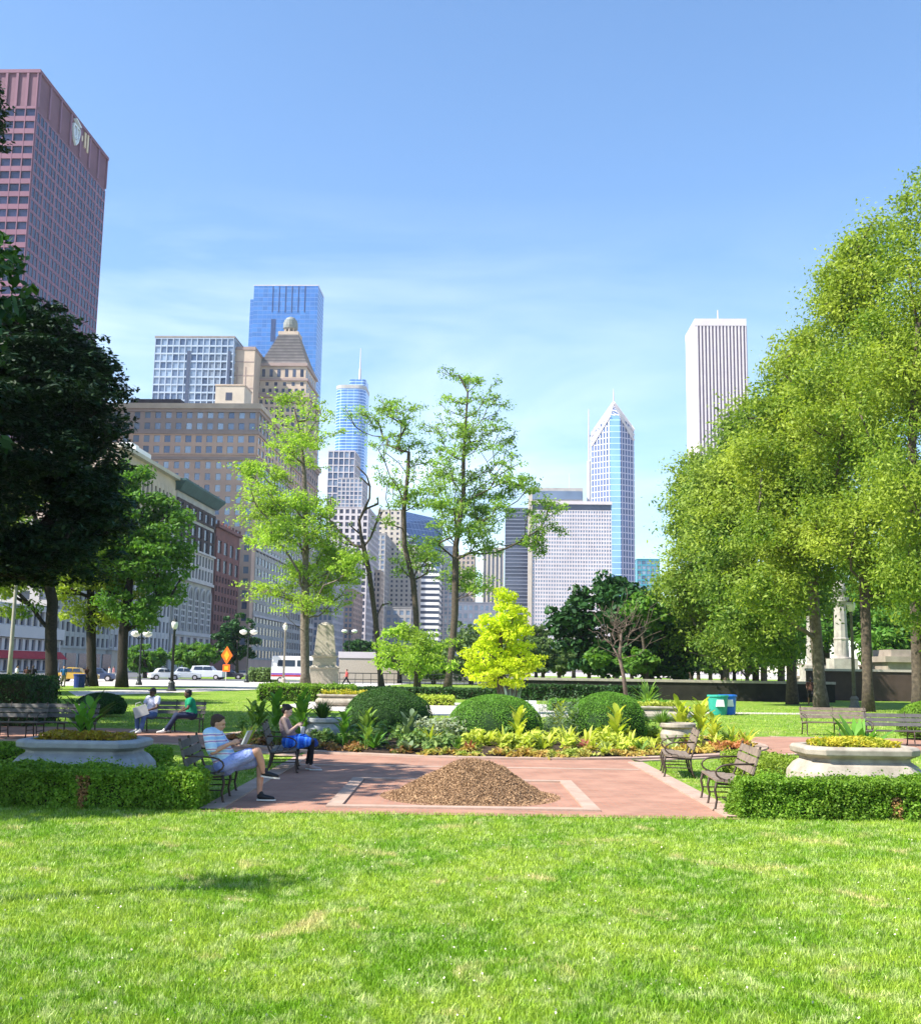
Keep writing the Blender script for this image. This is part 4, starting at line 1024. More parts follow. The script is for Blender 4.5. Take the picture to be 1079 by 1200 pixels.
def canna(label,pos,h,n,leaf,w=.16,group=None,name='canna_plant'):
    """upright stems carrying broad paddle leaves"""
    root=empty(name,pos,random.uniform(0,6),label,'plant',group); st=MB(); V=[];Fc=[];b=0
    for s in range(n):
        a0=random.uniform(0,6.28); x,y=.13*math.cos(a0)*random.random(),.13*math.sin(a0)*random.random(); hh=h*random.uniform(.75,1)
        st.tube([(x,y,0),(x*1.3,y*1.3,hh*.5),(x*1.5,y*1.5,hh*.85)],[.014,.012,.008],5)
        k=9
        for i in range(k):
            f=.22+.7*i/k; a=a0+i*2.4; t=.75-.45*f; L=.38*h*random.uniform(.7,1.05)*(1.15-.35*f)+.08; ww=w*random.uniform(.8,1.15)
            p=Vector((x*(1+f*.5),y*(1+f*.5),hh*f)); d=Vector((math.cos(a)*math.sin(t),math.sin(a)*math.sin(t),math.cos(t))); side=Vector((-math.sin(a),math.cos(a),0))
            for q in range(6):
                g=q/5; wd=ww*(math.sin(math.pi*(.06+.9*g))**.7) if q<5 else .004; V += [tuple(p-side*wd/2+Vector((0,0,.02))),tuple(p),tuple(p+side*wd/2+Vector((0,0,.02)))]
                p=p+d*(L/5); d=(d+Vector((math.cos(a)*.12,math.sin(a)*.12,-.10*g*2))).normalized()
            for q in range(5): Fc += [[b+3*q,b+3*q+1,b+3*q+4,b+3*q+3],[b+3*q+1,b+3*q+2,b+3*q+5,b+3*q+4]]
            b+=18
    st.build('stem',leaf,root); meshobj('foliage',V,np.array(Fc),leaf,root,smooth=True); return root
# planted in containers
spiky('planter_grass','dark feathery grass in the round planter behind the woman','plant',(P(378,850,27.8).x,27.8,.63),150,.55,.03,leafmat('dk_grass',(.04,.10,.02),(.09,.18,.03),.2),(.05,.8),curve=.3)
spiky('planter_grass','green grassy plant in the sunny round planter','plant',(P(776,850,27.8).x,27.8,.63),150,.42,.028,GR,(.1,1.0),curve=.3)
canna('tall green canna growing from the left stone planter',(-5.95,17.6,.76),.62,2,CL,.12)
spiky('planter_fern','bright green leafy plant standing up in the right stone planter','plant',(6.95,18.9,.5),22,.85,.17,CL,(.1,.95),curve=.4)
# far planters
for lab,px,py,Y,w,sc in (('far stone planter with yellow flowers beside the dark clipped dome',404,812,55,3.0,.9),('far stone planter with low plants behind the right clipped dome',766,824,44,3.1,.8)):
    c=P(px,py,Y); stone_planter(lab,c.x,Y,w/2*.85,.6,.6,M['concrete'])
    patch('planter_flowers','yellow flowers in the far planter beside the dark dome' if px<500 else 'pale green plants in the far planter behind the right dome','flowers',rect(c.x-w*.38,c.x+w*.38,Y-.4,Y+.4),700,.07,YL if px<500 else LL,.58,.2)

# flower bed cover
def bed(x0,x1,y0,y1): 
    def f(n):
        x=rng.uniform(x0,x1,n*3); y=rng.uniform(y0,y1,n*3); k=(((x-BX)/(BA-.1))**2+((y-BY)/(BB-.1))**2<1); return np.stack([x[k],y[k]],1)[:n]
    return f
def arc(t0,t1,r0,r1):
    def f(n):
        t=rng.uniform(t0,t1,n); r=rng.uniform(r0,r1,n); return np.stack([BX+BA*r*np.cos(t),BY+BB*r*np.sin(t)],1)
    return f
pi=math.pi
patch('coleus_edging','low bronze and orange foliage along the shaded front left of the bed','flowers',arc(1.08*pi,1.42*pi,.84,1.0),4200,.055,leafmat('bronze2',(.22,.12,.04),(.16,.20,.05),.3,2,c3=(.38,.16,.06)),.04,.2,clump=70)
patch('coleus_edging','low orange and red foliage along the sunny front of the bed','flowers',arc(1.42*pi,1.68*pi,.85,1.0),3800,.055,OL,.04,.17,clump=70)
patch('coleus_edging','low yellow and orange foliage along the right end of the bed','flowers',arc(1.68*pi,2.02*pi,.84,.98),5600,.055,leafmat('mixc',(.50,.38,.06),(.58,.52,.12),.35,2,c3=(.5,.2,.08)),.04,.2,clump=70)
patch('herb_carpet','green and cream leafy groundcover behind the edging on the left','plants',arc(1.1*pi,1.45*pi,.5,.9),5200,.08,leafmat('mid',(.10,.20,.05),(.25,.34,.10),.3,1.6),.1,.38,clump=90)
patch('lime_carpet','lime yellow groundcover around the right clipped dome','plants',arc(1.45*pi,1.95*pi,.55,.9),5200,.085,LL,.08,.42,clump=90)
patch('bed_fill','mixed green planting in the middle of the flower bed','plants',arc(0,2*pi,0,.55),5000,.07,GR,.2,.35,clump=90)
patch('bed_fill','mixed green planting along the back of the flower bed','plants',arc(0,pi,.55,.96),5000,.06,GR,.1,.35,clump=90)
patch('grey_foliage','pale silvery foliage between the left and middle domes','plants',disc(P(515,845,27.5).x,27.8,.75,.8),1600,.06,leafmat('silver',(.20,.26,.14),(.36,.40,.26),.3,3),.1,.6)
patch('rosemary_clump','wispy grey green herbs between the middle and right domes','plants',disc(P(650,845,30).x,29,.55,.7),2600,.045,DG,.15,.95,aspect=.2,jitter=.8)
def bedpt(px,py): p=G(px,py,.12); return (p.x,p.y,.12)
# strap leaved yellow rosettes in the front row
for px in (438,503,570,590,618,640,664,688,712,738,857,873): 
    p=bedpt(px,876+ (0 if px<800 else -4)); spiky('strap_leaf_plant','yellow strap leaved rosette in the front row of the flower bed','plant',(p[0],p[1],.1),20,.58,.075,CY if px>480 else CL,(.1,1.15),'yellow strap leaved plants along the front of the bed',curve=.4,droop=.7)
# cannas
for lab,px,py,h,n,lf,w in (('green canna with upright paddle leaves in front of the dark left dome',427,877,.95,2,GR,.13),
    ('yellow leaved canna in front of the left side of the middle dome',559,868,.8,1,CY,.12),('broad yellow leaved canna in front of the right side of the middle dome',606,874,.95,2,CY,.15),
    ('lime canna between the middle and right domes',655,866,1.0,2,CY,.13),('dark stemmed canna at the left of the right dome',672,868,.9,2,GR,.13),
    ('tall yellow canna in front of the right dome',724,874,1.05,2,CY,.16),('tall pale canna right of the round sunny planter',800,868,1.15,3,CY,.17),
    ('yellow canna cluster near the right end of the bed',822,868,1.2,3,CY,.17),('short lime canna at the right end of the bed',840,872,.75,2,CY,.14),
    ('green canna at the left end of the bed behind the woman',300,862,.95,3,GR,.14),('broad dark leaved canna left of the round shaded planter',352,868,1.2,3,CL,.15),
    ('second dark leaved canna tucked behind the woman on the bench',322,864,1.2,3,CL,.15),('low green canna at the foot of the shaded round planter',400,874,.8,2,CL,.13),
    ('cream striped canna left of the middle dome',480,872,.8,2,DG,.16)):
    canna(lab,bedpt(px,py),h,n,lf,w)
spiky('strap_leaf_plant','pale striped rosette at the shaded left end of the bed','plant',bedpt(290,872),26,.5,.06,CY,(.1,1.0))
CO=leafmat('cordyline_leaf',(.28,.07,.06),(.40,.16,.10),.3,3); PG=leafmat('pale_leaf',(.34,.44,.14),(.55,.60,.30),.35,3)
for i in range(46):
    t=random.uniform(1.08,1.98)*pi; r=random.uniform(.72,.97); x,y=BX+BA*r*math.cos(t),BY+BB*r*math.sin(t); sh=t<1.42*pi
    q=i%4; lf=(GR,CY,CO,PG)[q] if not sh else (GR,CL,CO,DG)[q]; nm=('leafy_perennial','strap_leaf_plant','bronze_perennial','hosta')[q]
    spiky(nm,('mid green leafy perennial in the flower bed','yellow green arching perennial in the flower bed','bronze red leaved perennial in the flower bed','pale broad leaved hosta in the flower bed')[q],'plant',(x,y,.1),(16,18,16,14)[q],(.38,.36,.34,.32)[q],(.07,.05,.05,.13)[q],lf,(.1,1.2),('green perennials in the flower bed','yellow perennials in the flower bed','bronze perennials in the flower bed','hostas in the flower bed')[q],curve=.4,droop=.8)
spiky('yucca','spiky grey green yucca behind the middle dome','plant',(P(600,830,36).x,36.5,.2),46,1.25,.07,leafmat('yucca',(.16,.24,.17),(.26,.34,.26),.1),(.05,1.15),curve=.05,droop=.05)
spiky('yucca','small green spiky plant behind the hedge strip, right of the bare sapling','plant',(P(758,812,62).x,62,.2),26,1.3,.16,GR,(.1,1.2),curve=.3)
spiky('strap_leaf_plant','broad leaved dark plant beyond the left benches','plant',(P(100,850,31.5).x,31.5,.0),22,1.4,.22,LF['dark'],(.1,.8),curve=.5)
# small white sign box behind yucca
c=P(617,826,40); mb=MB(); mb.box(-.35,.35,-.2,.2,.25,.85); mb.box(-.3,.3,-.15,.15,0,.25); o=mb.build('white_box',M['white_paint'],loc=(c.x,40,0)); tag(o,'small white box behind the yucca, above the middle dome','box')

# ------------------------------------------------------------------ benches
M['slat']=mat('slat',(.24,.185,.14),(.15,.115,.09),9,.7,bump=.15,bscale=40)
M['slat_dark']=mat('slat_dark',(.13,.12,.11),(.09,.085,.08),9,.7)
def bench(label,x,y,rz,L=1.55,slat='slat',name='park_bench'):
    """front faces local -y; origin under the seat centre"""
    root=empty(name,(x,y,0),rz,label,'bench','slatted park benches'); W=M[slat]
    mb=MB()
    for i in range(4):
        yy=-.22+i*.125; mb.box(-L/2,L/2,yy,yy+.105,.42-.012*i,.45-.012*i)
    mb.build('seat',W,root)
    mb=MB()
    for i in range(3):
        z=.54+i*.125; yy=.285+.045*i+.0
        mb.loft([[(-L/2,yy+a,z+b),(-L/2,yy+a+.028,z+b-.006),(L/2,yy+a+.028,z+b-.006),(L/2,yy+a,z+b)] for a,b in ((0,0),(.035,.1))])
    mb.build('backrest',W,root)
    for k,xx in enumerate((-L/2+.05,0,L/2-.05)):
        f=MB(); f.tube([(xx,-.21,.41),(xx,-.235,.3),(xx,-.21,.16),(xx,-.235,.04),(xx,-.26,0)],[.022,.02,.017,.018,.024],6); f.build('leg',M['iron'],root,smooth=True)
        f=MB(); f.tube([(xx,.25,.40),(xx,.26,.25),(xx,.29,.1),(xx,.34,0)],[.022,.018,.017,.024],6); f.build('leg',M['iron'],root,smooth=True)
        f=MB(); f.bar((xx,-.22,.395),(xx,.27,.36),.03,.03); f.tube([(xx,.26,.38),(xx,.31,.5),(xx,.37,.7),(xx,.43,.93)],[.018]*4,6); f.tube([(xx,-.2,.2),(xx,.27,.2)],.011,5); f.build('frame',M['iron'],root)
        if k!=1:
            f=MB(); pts=[(xx,.345,.68)]+[(xx,.02-.24*math.sin(t)*1.0+.0,.55+.12*math.cos(t)) for t in [q*math.pi/8 for q in range(0,9)]]+[(xx,-.05,.45)]
            f.tube(pts,.014,6); f.build('armrest',M['iron'],root,smooth=True)
    return root
bench('sunlit brown bench nearest the right box hedge, facing the plaza',4.05,16.62,-pi/2-.08,1.5)
bench('sunlit brown bench by the round planter, at the right edge of the plaza',4.25,21.3,-pi/2-.14,1.5)
bench('bench under the seated man reading, beside the left hedge',-3.66,16.6,pi/2+.08,1.6,'slat_dark')
bench('bench under the woman with the blue skirt',-3.32,21.2,pi/2+.12,1.5,'slat_dark')
c=P(198,858,31.6); bench('bench with two seated people across the left path',c.x,32.0,.03,1.75,'slat_dark')
c=P(965,860,36); bench('empty bench on the far lawn beyond the right path, seen from behind the planter',c.x+.3,35.6,.0,2.2,'slat')
bench('dark empty bench cut by the right edge of the photo',12.9,30.9,.0,2.4,'slat_dark')
for i,(px,lab) in enumerate(((20,'long dark bench at the far left edge in front of the tall hedge'),(80,'dark bench right beside the far left bench, before the tall hedge'))):
    c=P(px,866,29.5); bench(lab,c.x,28.9 if i else 28.6,.0,1.75 if i else 2.0,'slat_dark')

# ------------------------------------------------------------------ litter bins
def bin_(label,px,Y,col,dy=0,w=.46):
    c=P(px,830,Y); root=empty('litter_bin',(c.x,Y+dy,0),0,label,'bin','litter bins on the lawn'); m=mat('bin_'+label[:6],col,tuple(q*.85 for q in col),4,.45)
    mb=MB(); mb.lathe((0,0,0),[(w*.85,0),(w*.87,.03),(w*1.0,.82),(w*1.0,.84)],20); mb.build('drum',m,root,smooth=True)
    mb=MB(); mb.lathe((0,0,.84),[(w*1.08,0),(w*1.1,.04),(w*1.08,.09),(w*.98,.10),(w*.96,.03)],20); mb.build('rim',m,root)
    mb=MB(); mb.loft([[(-.2,-w-.03,.4),(.2,-w-.03,.4),(.2,-w+.15,.4),(-.2,-w+.15,.4)],[(-.15,-w-.03,.72),(.15,-w-.03,.72),(.15,-w+.15,.72),(-.15,-w+.15,.72)]]); mb.build('label_panel',M['white_paint'],root)
    mb=MB(); mb.lathe((0,0,.5),[(w*.94,0),(w*.94,.4)],16); mb.build('bin_liner',M['black'],root)
bin_('green round litter bin on the lawn, left of the blue one',841,51,(.03,.32,.24))
bin_('blue round litter bin on the lawn, right of the green one',855,51,(.02,.16,.60),.5,.42)

# ------------------------------------------------------------------ obelisk
c=G(380,803); Y=108.; k=Y/F; c=P(379.5,800,Y)
root=empty('stone_obelisk',(c.x,Y,0),R(8),'blunt stone obelisk on a stepped pedestal behind the low hedge','monument')
def sq(h,z): return [(-h,-h,z),(h,-h,z),(h,h,z),(-h,h,z)]
zt=lambda y: P(380,y,Y).z
mb=MB(); mb.loft([sq(1.42,0),sq(1.42,zt(784))]); mb.build('plinth',M['granite'],root)
mb=MB(); mb.loft([sq(1.42,zt(784)+.01),sq(1.5,zt(783)),sq(1.5,zt(782)),sq(1.15,zt(779.5)),sq(1.15,zt(771)),sq(1.3,zt(769.5)),sq(1.3,zt(768.2))]); mb.build('pedestal',M['granite'],root)
mb=MB(); mb.loft([sq(1.08,zt(768)),sq(.78,zt(733)),sq(.6,zt(731)),sq(.15,zt(729))]); mb.build('shaft',M['granite'],root)

# ------------------------------------------------------------------ street lamps and signs
def lamp_single(label,px,pyb,pyt,m=None,base_scale=1):
    g=G(px,pyb); H=P(px,pyt,g.y).z; m=m or M['stone_dark']
    root=empty('street_lamp',(g.x,g.y,0),0,label,'street lamp','park street lamps'); s=base_scale
    mb=MB(); mb.lathe((0,0,0),[(.26*s,0),(.26*s,.12),(.2*s,.2),(.17*s,.5),(.19*s,.6),(.11*s,.75)],12); mb.build('base',m,root)
    mb=MB(); mb.lathe((0,0,.75),[(.09*s,0),(.06*s,H-1.75),(.1*s,H-1.7),(.05*s,H-1.6)],10); mb.build('pole',m,root,smooth=True)
    mb=MB(); mb.lathe((0,0,H-.85),[(.1,0),(.2,.12),(.25,.4),(.22,.55),(.08,.6)],12); mb.build('globe',M['lamp_glass'],root,smooth=True)
    mb=MB(); mb.lathe((0,0,H-.26),[(.24,0),(.14,.12),(.05,.2),(.02,.26)],10); mb.build('cap',m,root)
def lamp_double(label,px,pyb,pyt,half,m=None):
    g=G(px,pyb); H=P(px,pyt,g.y).z; m=m or M['dark_iron']
    root=empty('street_lamp',(g.x,g.y,0),0,label,'street lamp','twin globe street lamps')
    mb=MB(); mb.lathe((0,0,0),[(.32,0),(.3,.2),(.2,.4),(.18,.8),(.1,1)],12); mb.build('base',m,root)
    mb=MB(); mb.lathe((0,0,1),[(.1,0),(.07,H-1.6),(.03,H-1)],10); mb.tube([(-half,0,H-.75),(-half*.5,0,H-.95),(0,0,H-.8),(half*.5,0,H-.95),(half,0,H-.75)],.05,6); mb.build('pole',m,root)
    for s_ in (-1,1):
        mb=MB(); mb.lathe((s_*half,0,H-.75),[(.12,0),(.36,.12),(.46,.3),(.4,.45),(.1,.56)],12); mb.build('globe',M['lamp_glass'],root,smooth=True)
PC=mat('pale_concrete',(.36,.33,.28),(.28,.26,.22),2,.8)
lamp_single('pale concrete lamp post left of the obelisk',332,803,729,PC,1.3)
lamp_single('dark lamp post standing between the street trees left',201,810,724,M['dark_iron'],1.4)
lamp_double('twin globe lamp nearest the left street trees',163,803,737,.55)
lamp_double('twin globe lamp left of the concrete lamp post',289,800,736,.6)
lamp_double('twin globe lamp right of the obelisk',408,797,736,.75)
lamp_single('lamp post among the trunks near the white column',1001,831,700,M['stone_dark'],1.3)
g=G(10,808); root=empty('concrete_pole',(g.x,g.y,0),0,'tall pale concrete pole at the far left edge','pole'); mb=MB(); mb.lathe((0,0,0),[(.2,0),(.15,3),(.11,9),(.1,9.1)],10); mb.build('shaft',PC,root,smooth=True); mb=MB(); mb.lathe((0,0,0),[(.3,0),(.3,.2),(.21,.3)],10); mb.build('base',PC,root)
g=G(264.5,801); Y=g.y; k=Y/F
root=empty('road_sign',(g.x,Y,0),0,'orange diamond warning sign with a small square plate beneath, on a post','sign')
OR=mat('sign_orange',(.95,.16,.01),(.9,.14,.01),3,.5); OY=mat('sign_amber',(1,.42,.02),None,3,.5)
zc_=P(264,768,Y).z; mb=MB(); mb.tube([(0,.05,0),(0,.05,zc_)],.05,6); mb.build('post',M['pale_wall'],root)
def plate(cx,z,hw,hh,y0,y1,m,nm,dia=True):
    mb=MB(); q=[(cx,-1),(1,0),(0,1),(-1,0)] if dia else None
    pts=[(0,-hh),(hw,0),(0,hh),(-hw,0)] if dia else [(-hw,-hh),(hw,-hh),(hw,hh),(-hw,hh)]
    mb.loft([[(cx+a,y0,z+b_) for a,b_ in pts],[(cx+a,y1,z+b_) for a,b_ in pts]]); mb.build(nm,m,root)
plate(0,zc_,.62,.98,0,.04,OR,'diamond_plate'); plate(0,zc_,.3,.55,-.03,-.005,OY,'symbol_panel'); plate(0,zc_-1.35,.38,.38,0,.04,OR,'small_plate',False); plate(0,zc_-1.35,.2,.2,-.03,-.005,OY,'symbol_panel',False)

# ------------------------------------------------------------------ vehicles
def car(label,px,pyb,L,H,W,col,rz=0,kind='suv',name='parked_car',dx=0):
    g=G(px,pyb); root=empty(name,(g.x+dx,g.y,0),rz,label,'car','cars on the street by the park')
    m=mat('paint_'+str(abs(hash(label))%999),col,tuple(c*.93 for c in col),1,.25,.1,spec=.6)
    def prof(pts,w,ins,nm,mm,top=1.0):
        mb=MB(); n=len(pts)
        mb.loft([[(x,-w/2+ (ins if z>H*.58 else 0),z) for x,z in pts],[(x,w/2-(ins if z>H*.58 else 0),z) for x,z in pts]]); o=mb.build(nm,mm,root); 
        bv=o.modifiers.new('bevel','BEVEL'); bv.width=.05; bv.segments=2; bv.limit_method='ANGLE'; return o
    h=L/2
    if kind=='suv': low=[(-h,.35),(h,.35),(h,.62*H),(h*.55,.66*H),(-h*.95,.68*H),(-h,.6*H)]; up=[(-h*.92,.66*H),(h*.5,.64*H),(h*.22,.97*H),(-h*.2,H),(-h*.8,.96*H)]
    elif kind=='van': low=[(-h,.4),(h,.4),(h,.5*H),(-h,.5*H)]; up=[(-h,.5*H),(h,.5*H),(h*.92,.95*H),(h*.85,H),(-h*.98,H)]
    else: low=[(-h,.3),(h,.3),(h,.5*H),(h*.5,.62*H),(-h*.6,.64*H),(-h,.58*H)]; up=[(-h*.65,.62*H),(h*.42,.6*H),(h*.12,.95*H),(-h*.3,H),(-h*.45,.93*H)]
    prof(low,W,0,'body',m); prof(up,W-.02,.14,'cabin',m)
    gw=mat('car_glass_'+name[:3],(.03,.04,.06),None,3,.1,.2,spec=.7)
    cx=sum(p[0] for p in up)/len(up)
    for s_ in (-1,1):
        mb=MB(); y=s_*(W/2+.0); 
        for a,b_ in ((.05,.48),(.53,.95)):
            x0=up[0][0]*.85+(up[1][0]*.85-up[0][0]*.85)*a; x1=up[0][0]*.85+(up[1][0]*.85-up[0][0]*.85)*b_
            z0,z1=(.68*H,.92*H) if kind!='van' else (.62*H,.85*H)
            i0=.0; mb.add([(x0,y,z0),(x1,y,z0),(x1-(.12 if b_>.6 else 0),y-s_*.1,z1),(x0+(.12 if a<.1 else 0),y-s_*.1,z1)],[(0,1,2,3)])
        mb.build('side_window',gw,root)
    for x in (-h*.62,h*.62):
        for s_ in (-1,1):
            mb=MB(); yy=s_*(W/2-.02); mb.tube([(x,yy-.1,.34),(x,yy+.1,.34)],.34,16); w_=mb.build('wheel',M['rubber'],root)
            mb=MB(); mb.tube([(x,yy-.11,.34),(x,yy+.11,.34)],.2,12); mb.build('rim',M['pale_wall'],w_)
    for s_ in (-1,1):
        mb=MB(); mb.box(h-.03,h+.02,s_*W*.36-.15,s_*W*.36+.15,.5*H*.9,.56*H*.95); mb.build('headlight',M['lamp_glass'],root)
        mb=MB(); mb.box(-h-.02,-h+.03,s_*W*.4-.1,s_*W*.4+.1,.5*H*.9,.58*H*.95); mb.build('tail_light',M['red_awning'],root)
car('white saloon car seen between two lamp posts, leftmost of the parked row',192,797,3.6,1.45,1.7,(.75,.76,.78),.5,'sedan')
car('pale silver car with dark windows behind the cyclists and rails',217,797,3.9,1.6,1.75,(.6,.62,.66),.2,'sedan')
car('large silver estate car left of the orange sign',243,796.5,4.5,1.85,1.9,(.62,.63,.68),-.05,'suv')
car('dark car partly hidden right behind the orange sign',270,796,3.8,1.4,1.75,(.04,.04,.05),.1,'sedan')
car('white van with red and purple stripes left of the obelisk',347,800.5,5.6,3.1,2.1,(.78,.76,.75),.05,'van','parked_van')
o=[r for r in bpy.data.objects if r.name=='parked_van'][0]
mb=MB(); mb.box(-2.78,2.75,-1.075,-1.055,.95,1.15); mb.build('purple_stripe',mat('purple',(.2,.1,.4),None,3),o)
mb=MB(); mb.box(-2.78,2.75,-1.075,-1.055,.75,.93); mb.build('red_stripe',M['red_awning'],o)
car('yellow taxi behind the dark tree trunk at left',90,799,4.2,1.5,1.8,(.42,.26,.03),0,'sedan','taxi')
car('dark blue car between the two left street trees',115,798.5,3.9,1.5,1.8,(.05,.07,.14),.1,'sedan')

# ------------------------------------------------------------------ far walls and colonnade, right
def wallobj(name,label,x0,x1,y,h,th,m,cap=None,cat='wall',rz=0):
    root=empty(name,((x0+x1)/2,y,0),rz,label,cat); l=(x1-x0)/2
    mb=MB(); mb.box(-l,l,0,th,0,h); mb.build('wall',m,root)
    if cap: mb=MB(); mb.box(-l-.05,l+.05,-.08,th+.08,h,h+.18); mb.build('coping',cap,root)
    return root
wallobj('stone_wall','long low dark wall behind the central lawns',2,26.5,76,1.25,.5,mat('shade_wall',(.03,.028,.02),(.018,.017,.013),1.2,.95),M['stone'])  # near-black colour carries the tree shade over this wall
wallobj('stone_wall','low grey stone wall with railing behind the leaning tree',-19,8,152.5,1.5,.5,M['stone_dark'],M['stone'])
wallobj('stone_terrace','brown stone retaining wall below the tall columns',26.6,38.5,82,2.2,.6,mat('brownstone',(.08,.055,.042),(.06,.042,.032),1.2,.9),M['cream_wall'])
Y=100.
def xat(px): return P(px,790,Y).x
M['shaded_stone']=mat('shaded_stone',(.34,.29,.23),(.24,.20,.16),.9,.85)  # stone darkened in its colour for the shade under the trees
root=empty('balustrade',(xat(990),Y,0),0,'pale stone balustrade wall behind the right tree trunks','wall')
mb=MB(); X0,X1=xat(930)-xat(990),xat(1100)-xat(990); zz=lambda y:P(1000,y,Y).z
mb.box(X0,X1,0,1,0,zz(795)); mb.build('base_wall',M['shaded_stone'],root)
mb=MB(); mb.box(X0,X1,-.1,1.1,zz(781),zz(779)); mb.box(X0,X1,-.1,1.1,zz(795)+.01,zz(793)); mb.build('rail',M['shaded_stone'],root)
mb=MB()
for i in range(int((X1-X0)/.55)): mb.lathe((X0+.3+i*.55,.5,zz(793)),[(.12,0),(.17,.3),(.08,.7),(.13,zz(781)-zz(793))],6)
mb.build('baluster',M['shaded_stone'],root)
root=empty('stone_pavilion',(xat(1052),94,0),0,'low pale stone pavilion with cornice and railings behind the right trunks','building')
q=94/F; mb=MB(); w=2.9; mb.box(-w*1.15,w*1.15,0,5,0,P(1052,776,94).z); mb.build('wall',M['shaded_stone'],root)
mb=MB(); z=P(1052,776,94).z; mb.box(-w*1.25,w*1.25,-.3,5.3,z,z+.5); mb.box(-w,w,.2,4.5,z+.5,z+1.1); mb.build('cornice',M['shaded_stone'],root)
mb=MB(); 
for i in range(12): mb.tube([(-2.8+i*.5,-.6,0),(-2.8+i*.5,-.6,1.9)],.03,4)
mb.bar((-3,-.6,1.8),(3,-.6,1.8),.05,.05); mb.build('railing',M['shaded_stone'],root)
def column(label,px,Y,pb,pt,r):
    c=P(px,780,Y); z0,z1=P(px,pb,Y).z,P(px,pt,Y).z; root=empty('stone_column',(c.x,Y,0),0,label,'column','tall white columns')
    mb=MB(); mb.box(-r*1.9,r*1.9,-r*1.9,r*1.9,0,z0*.55); mb.box(-r*1.7,r*1.7,-r*1.7,r*1.7,z0*.55,z0); mb.build('pedestal',M['column_stone_shaded'],root)
    h=z1-z0; n=20; mb=MB(); rings=[]
    for t,s in ((0,1.3),(.02,1.3),(.03,1.05),(.3,1.04),(.31,1.12),(.33,1.12),(.34,.98),(.85,.86),(.87,.95),(.9,1.1),(.93,1.3),(1,1.3)):
        rings.append([(r*s*(1-(.06 if k%2 and .03<t<.86 else 0))*math.cos(2*pi*k/n),r*s*(1-(.06 if k%2 and .03<t<.86 else 0))*math.sin(2*pi*k/n),z0+h*t) for k in range(n)])
    mb.loft(rings); mb.build('shaft',M['column_stone_shaded'],root)
    mb=MB(); mb.ell((0,0,z1+r*1.2),(r,r,r*1.3),12,8); mb.build('finial',M['column_stone_shaded'],root,smooth=True)
M['column_stone_shaded']=mat('column_stone_shaded',(.40,.37,.32),(.28,.25,.22),1.5,.85)  # white stone toned down, partial shade on the columns put into the colour
column('tall white stone column in front of the balustrade, between the right trunks',986,96,772,700,.62)
column('second white column, partly hidden by the forked trunk',953,99,780,706,.6)
c=P(797,785,120); root=empty('white_pedestal',(c.x,120,0),0,'small white stone bollard post on the far lawn','post'); mb=MB(); mb.loft([sq(1.0,0),sq(.9,1.2),sq(.45,1.4),sq(.38,2.6),sq(.1,3)]); mb.build('shaft',M['white_wall'],root)
# far low railing/truck shape behind leaning tree
root=empty('stone_bridge_parapet',(P(418,780,140).x-.0,140,0),0,'pale capped grey stone block wall behind the red jogger','wall')
mb=MB(); mb.box(-2.3,5.3,0,2,0,3.1); mb.build('wall',M['granite'],root); mb=MB(); mb.box(-2.4,5.4,-.1,2.1,3.1,3.9); mb.build('coping',M['white_wall'],root)
root=empty('metal_railing',(P(480,790,125).x,125,0),0,'long dark railing behind the leaning tree trunks','railing'); mb=MB()
for x in np.arange(-9,14,.9): mb.box(x,x+.06,0,.06,0,1.25)
mb.box(-9,14,-.01,.07,1.2,1.3); mb.box(-9,14,-.01,.07,.5,.58); mb.build('rails',M['dark_iron'],root)
# ================================================================== trees
LF['elm']=leafmat('elm_leaf',(.07,.155,.012),(.26,.35,.04),.42,.22,c3=(.36,.43,.055))
LF['elm2']=leafmat('elm_leaf_cool',(.06,.145,.018),(.22,.32,.05),.42,.22,c3=(.32,.40,.06))
LF['locust']=leafmat('locust_leaf',(.20,.34,.025),(.40,.54,.08),.5,.3)
LF['locust2']=leafmat('locust_leaf_deep',(.12,.24,.03),(.32,.46,.08),.48,.3)
LF['gold']=leafmat('golden_leaf',(.47,.58,.015),(.68,.74,.045),.4,.8)
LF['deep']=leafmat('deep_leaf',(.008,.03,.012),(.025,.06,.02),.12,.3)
LF['mid']=leafmat('mid_leaf',(.06,.17,.02),(.15,.28,.035),.4,.3)
LF['ever']=leafmat('evergreen_leaf',(.012,.05,.015),(.04,.11,.02),.2,.4)
LF['back']=leafmat('hazy_leaf',(.10,.17,.05),(.17,.25,.08),.35,.2)
LF['yelgreen']=leafmat('yelgreen_leaf',(.16,.24,.02),(.28,.34,.04),.45,.3)
def tr(pts,Y): return [P(x,y,Y+(d[0] if d else 0)) for x,y,*d in pts]
def base_at(px,Y,z=0):
    # ground point under pixel column px
    y0=783+2500/Y+ (px-540)*.015; return Vector((P(px,y0,Y).x,Y,z))
def T(name,label,px,Y,trunk,lobes,**k):
    b=base_at(px,Y); t=[b]+tr(trunk,Y); L=[lobe(*l[:4],Y,*(l[4:])) for l in lobes]
    return tree(name,label,'tree',b,t,L,k.pop('nclump'),k.pop('cr'),k.pop('size'),k.pop('per'),k.pop('leaf'),k.pop('bark',M['bark']),k.pop('r0'),**k)
GRP='park trees lining the right side'
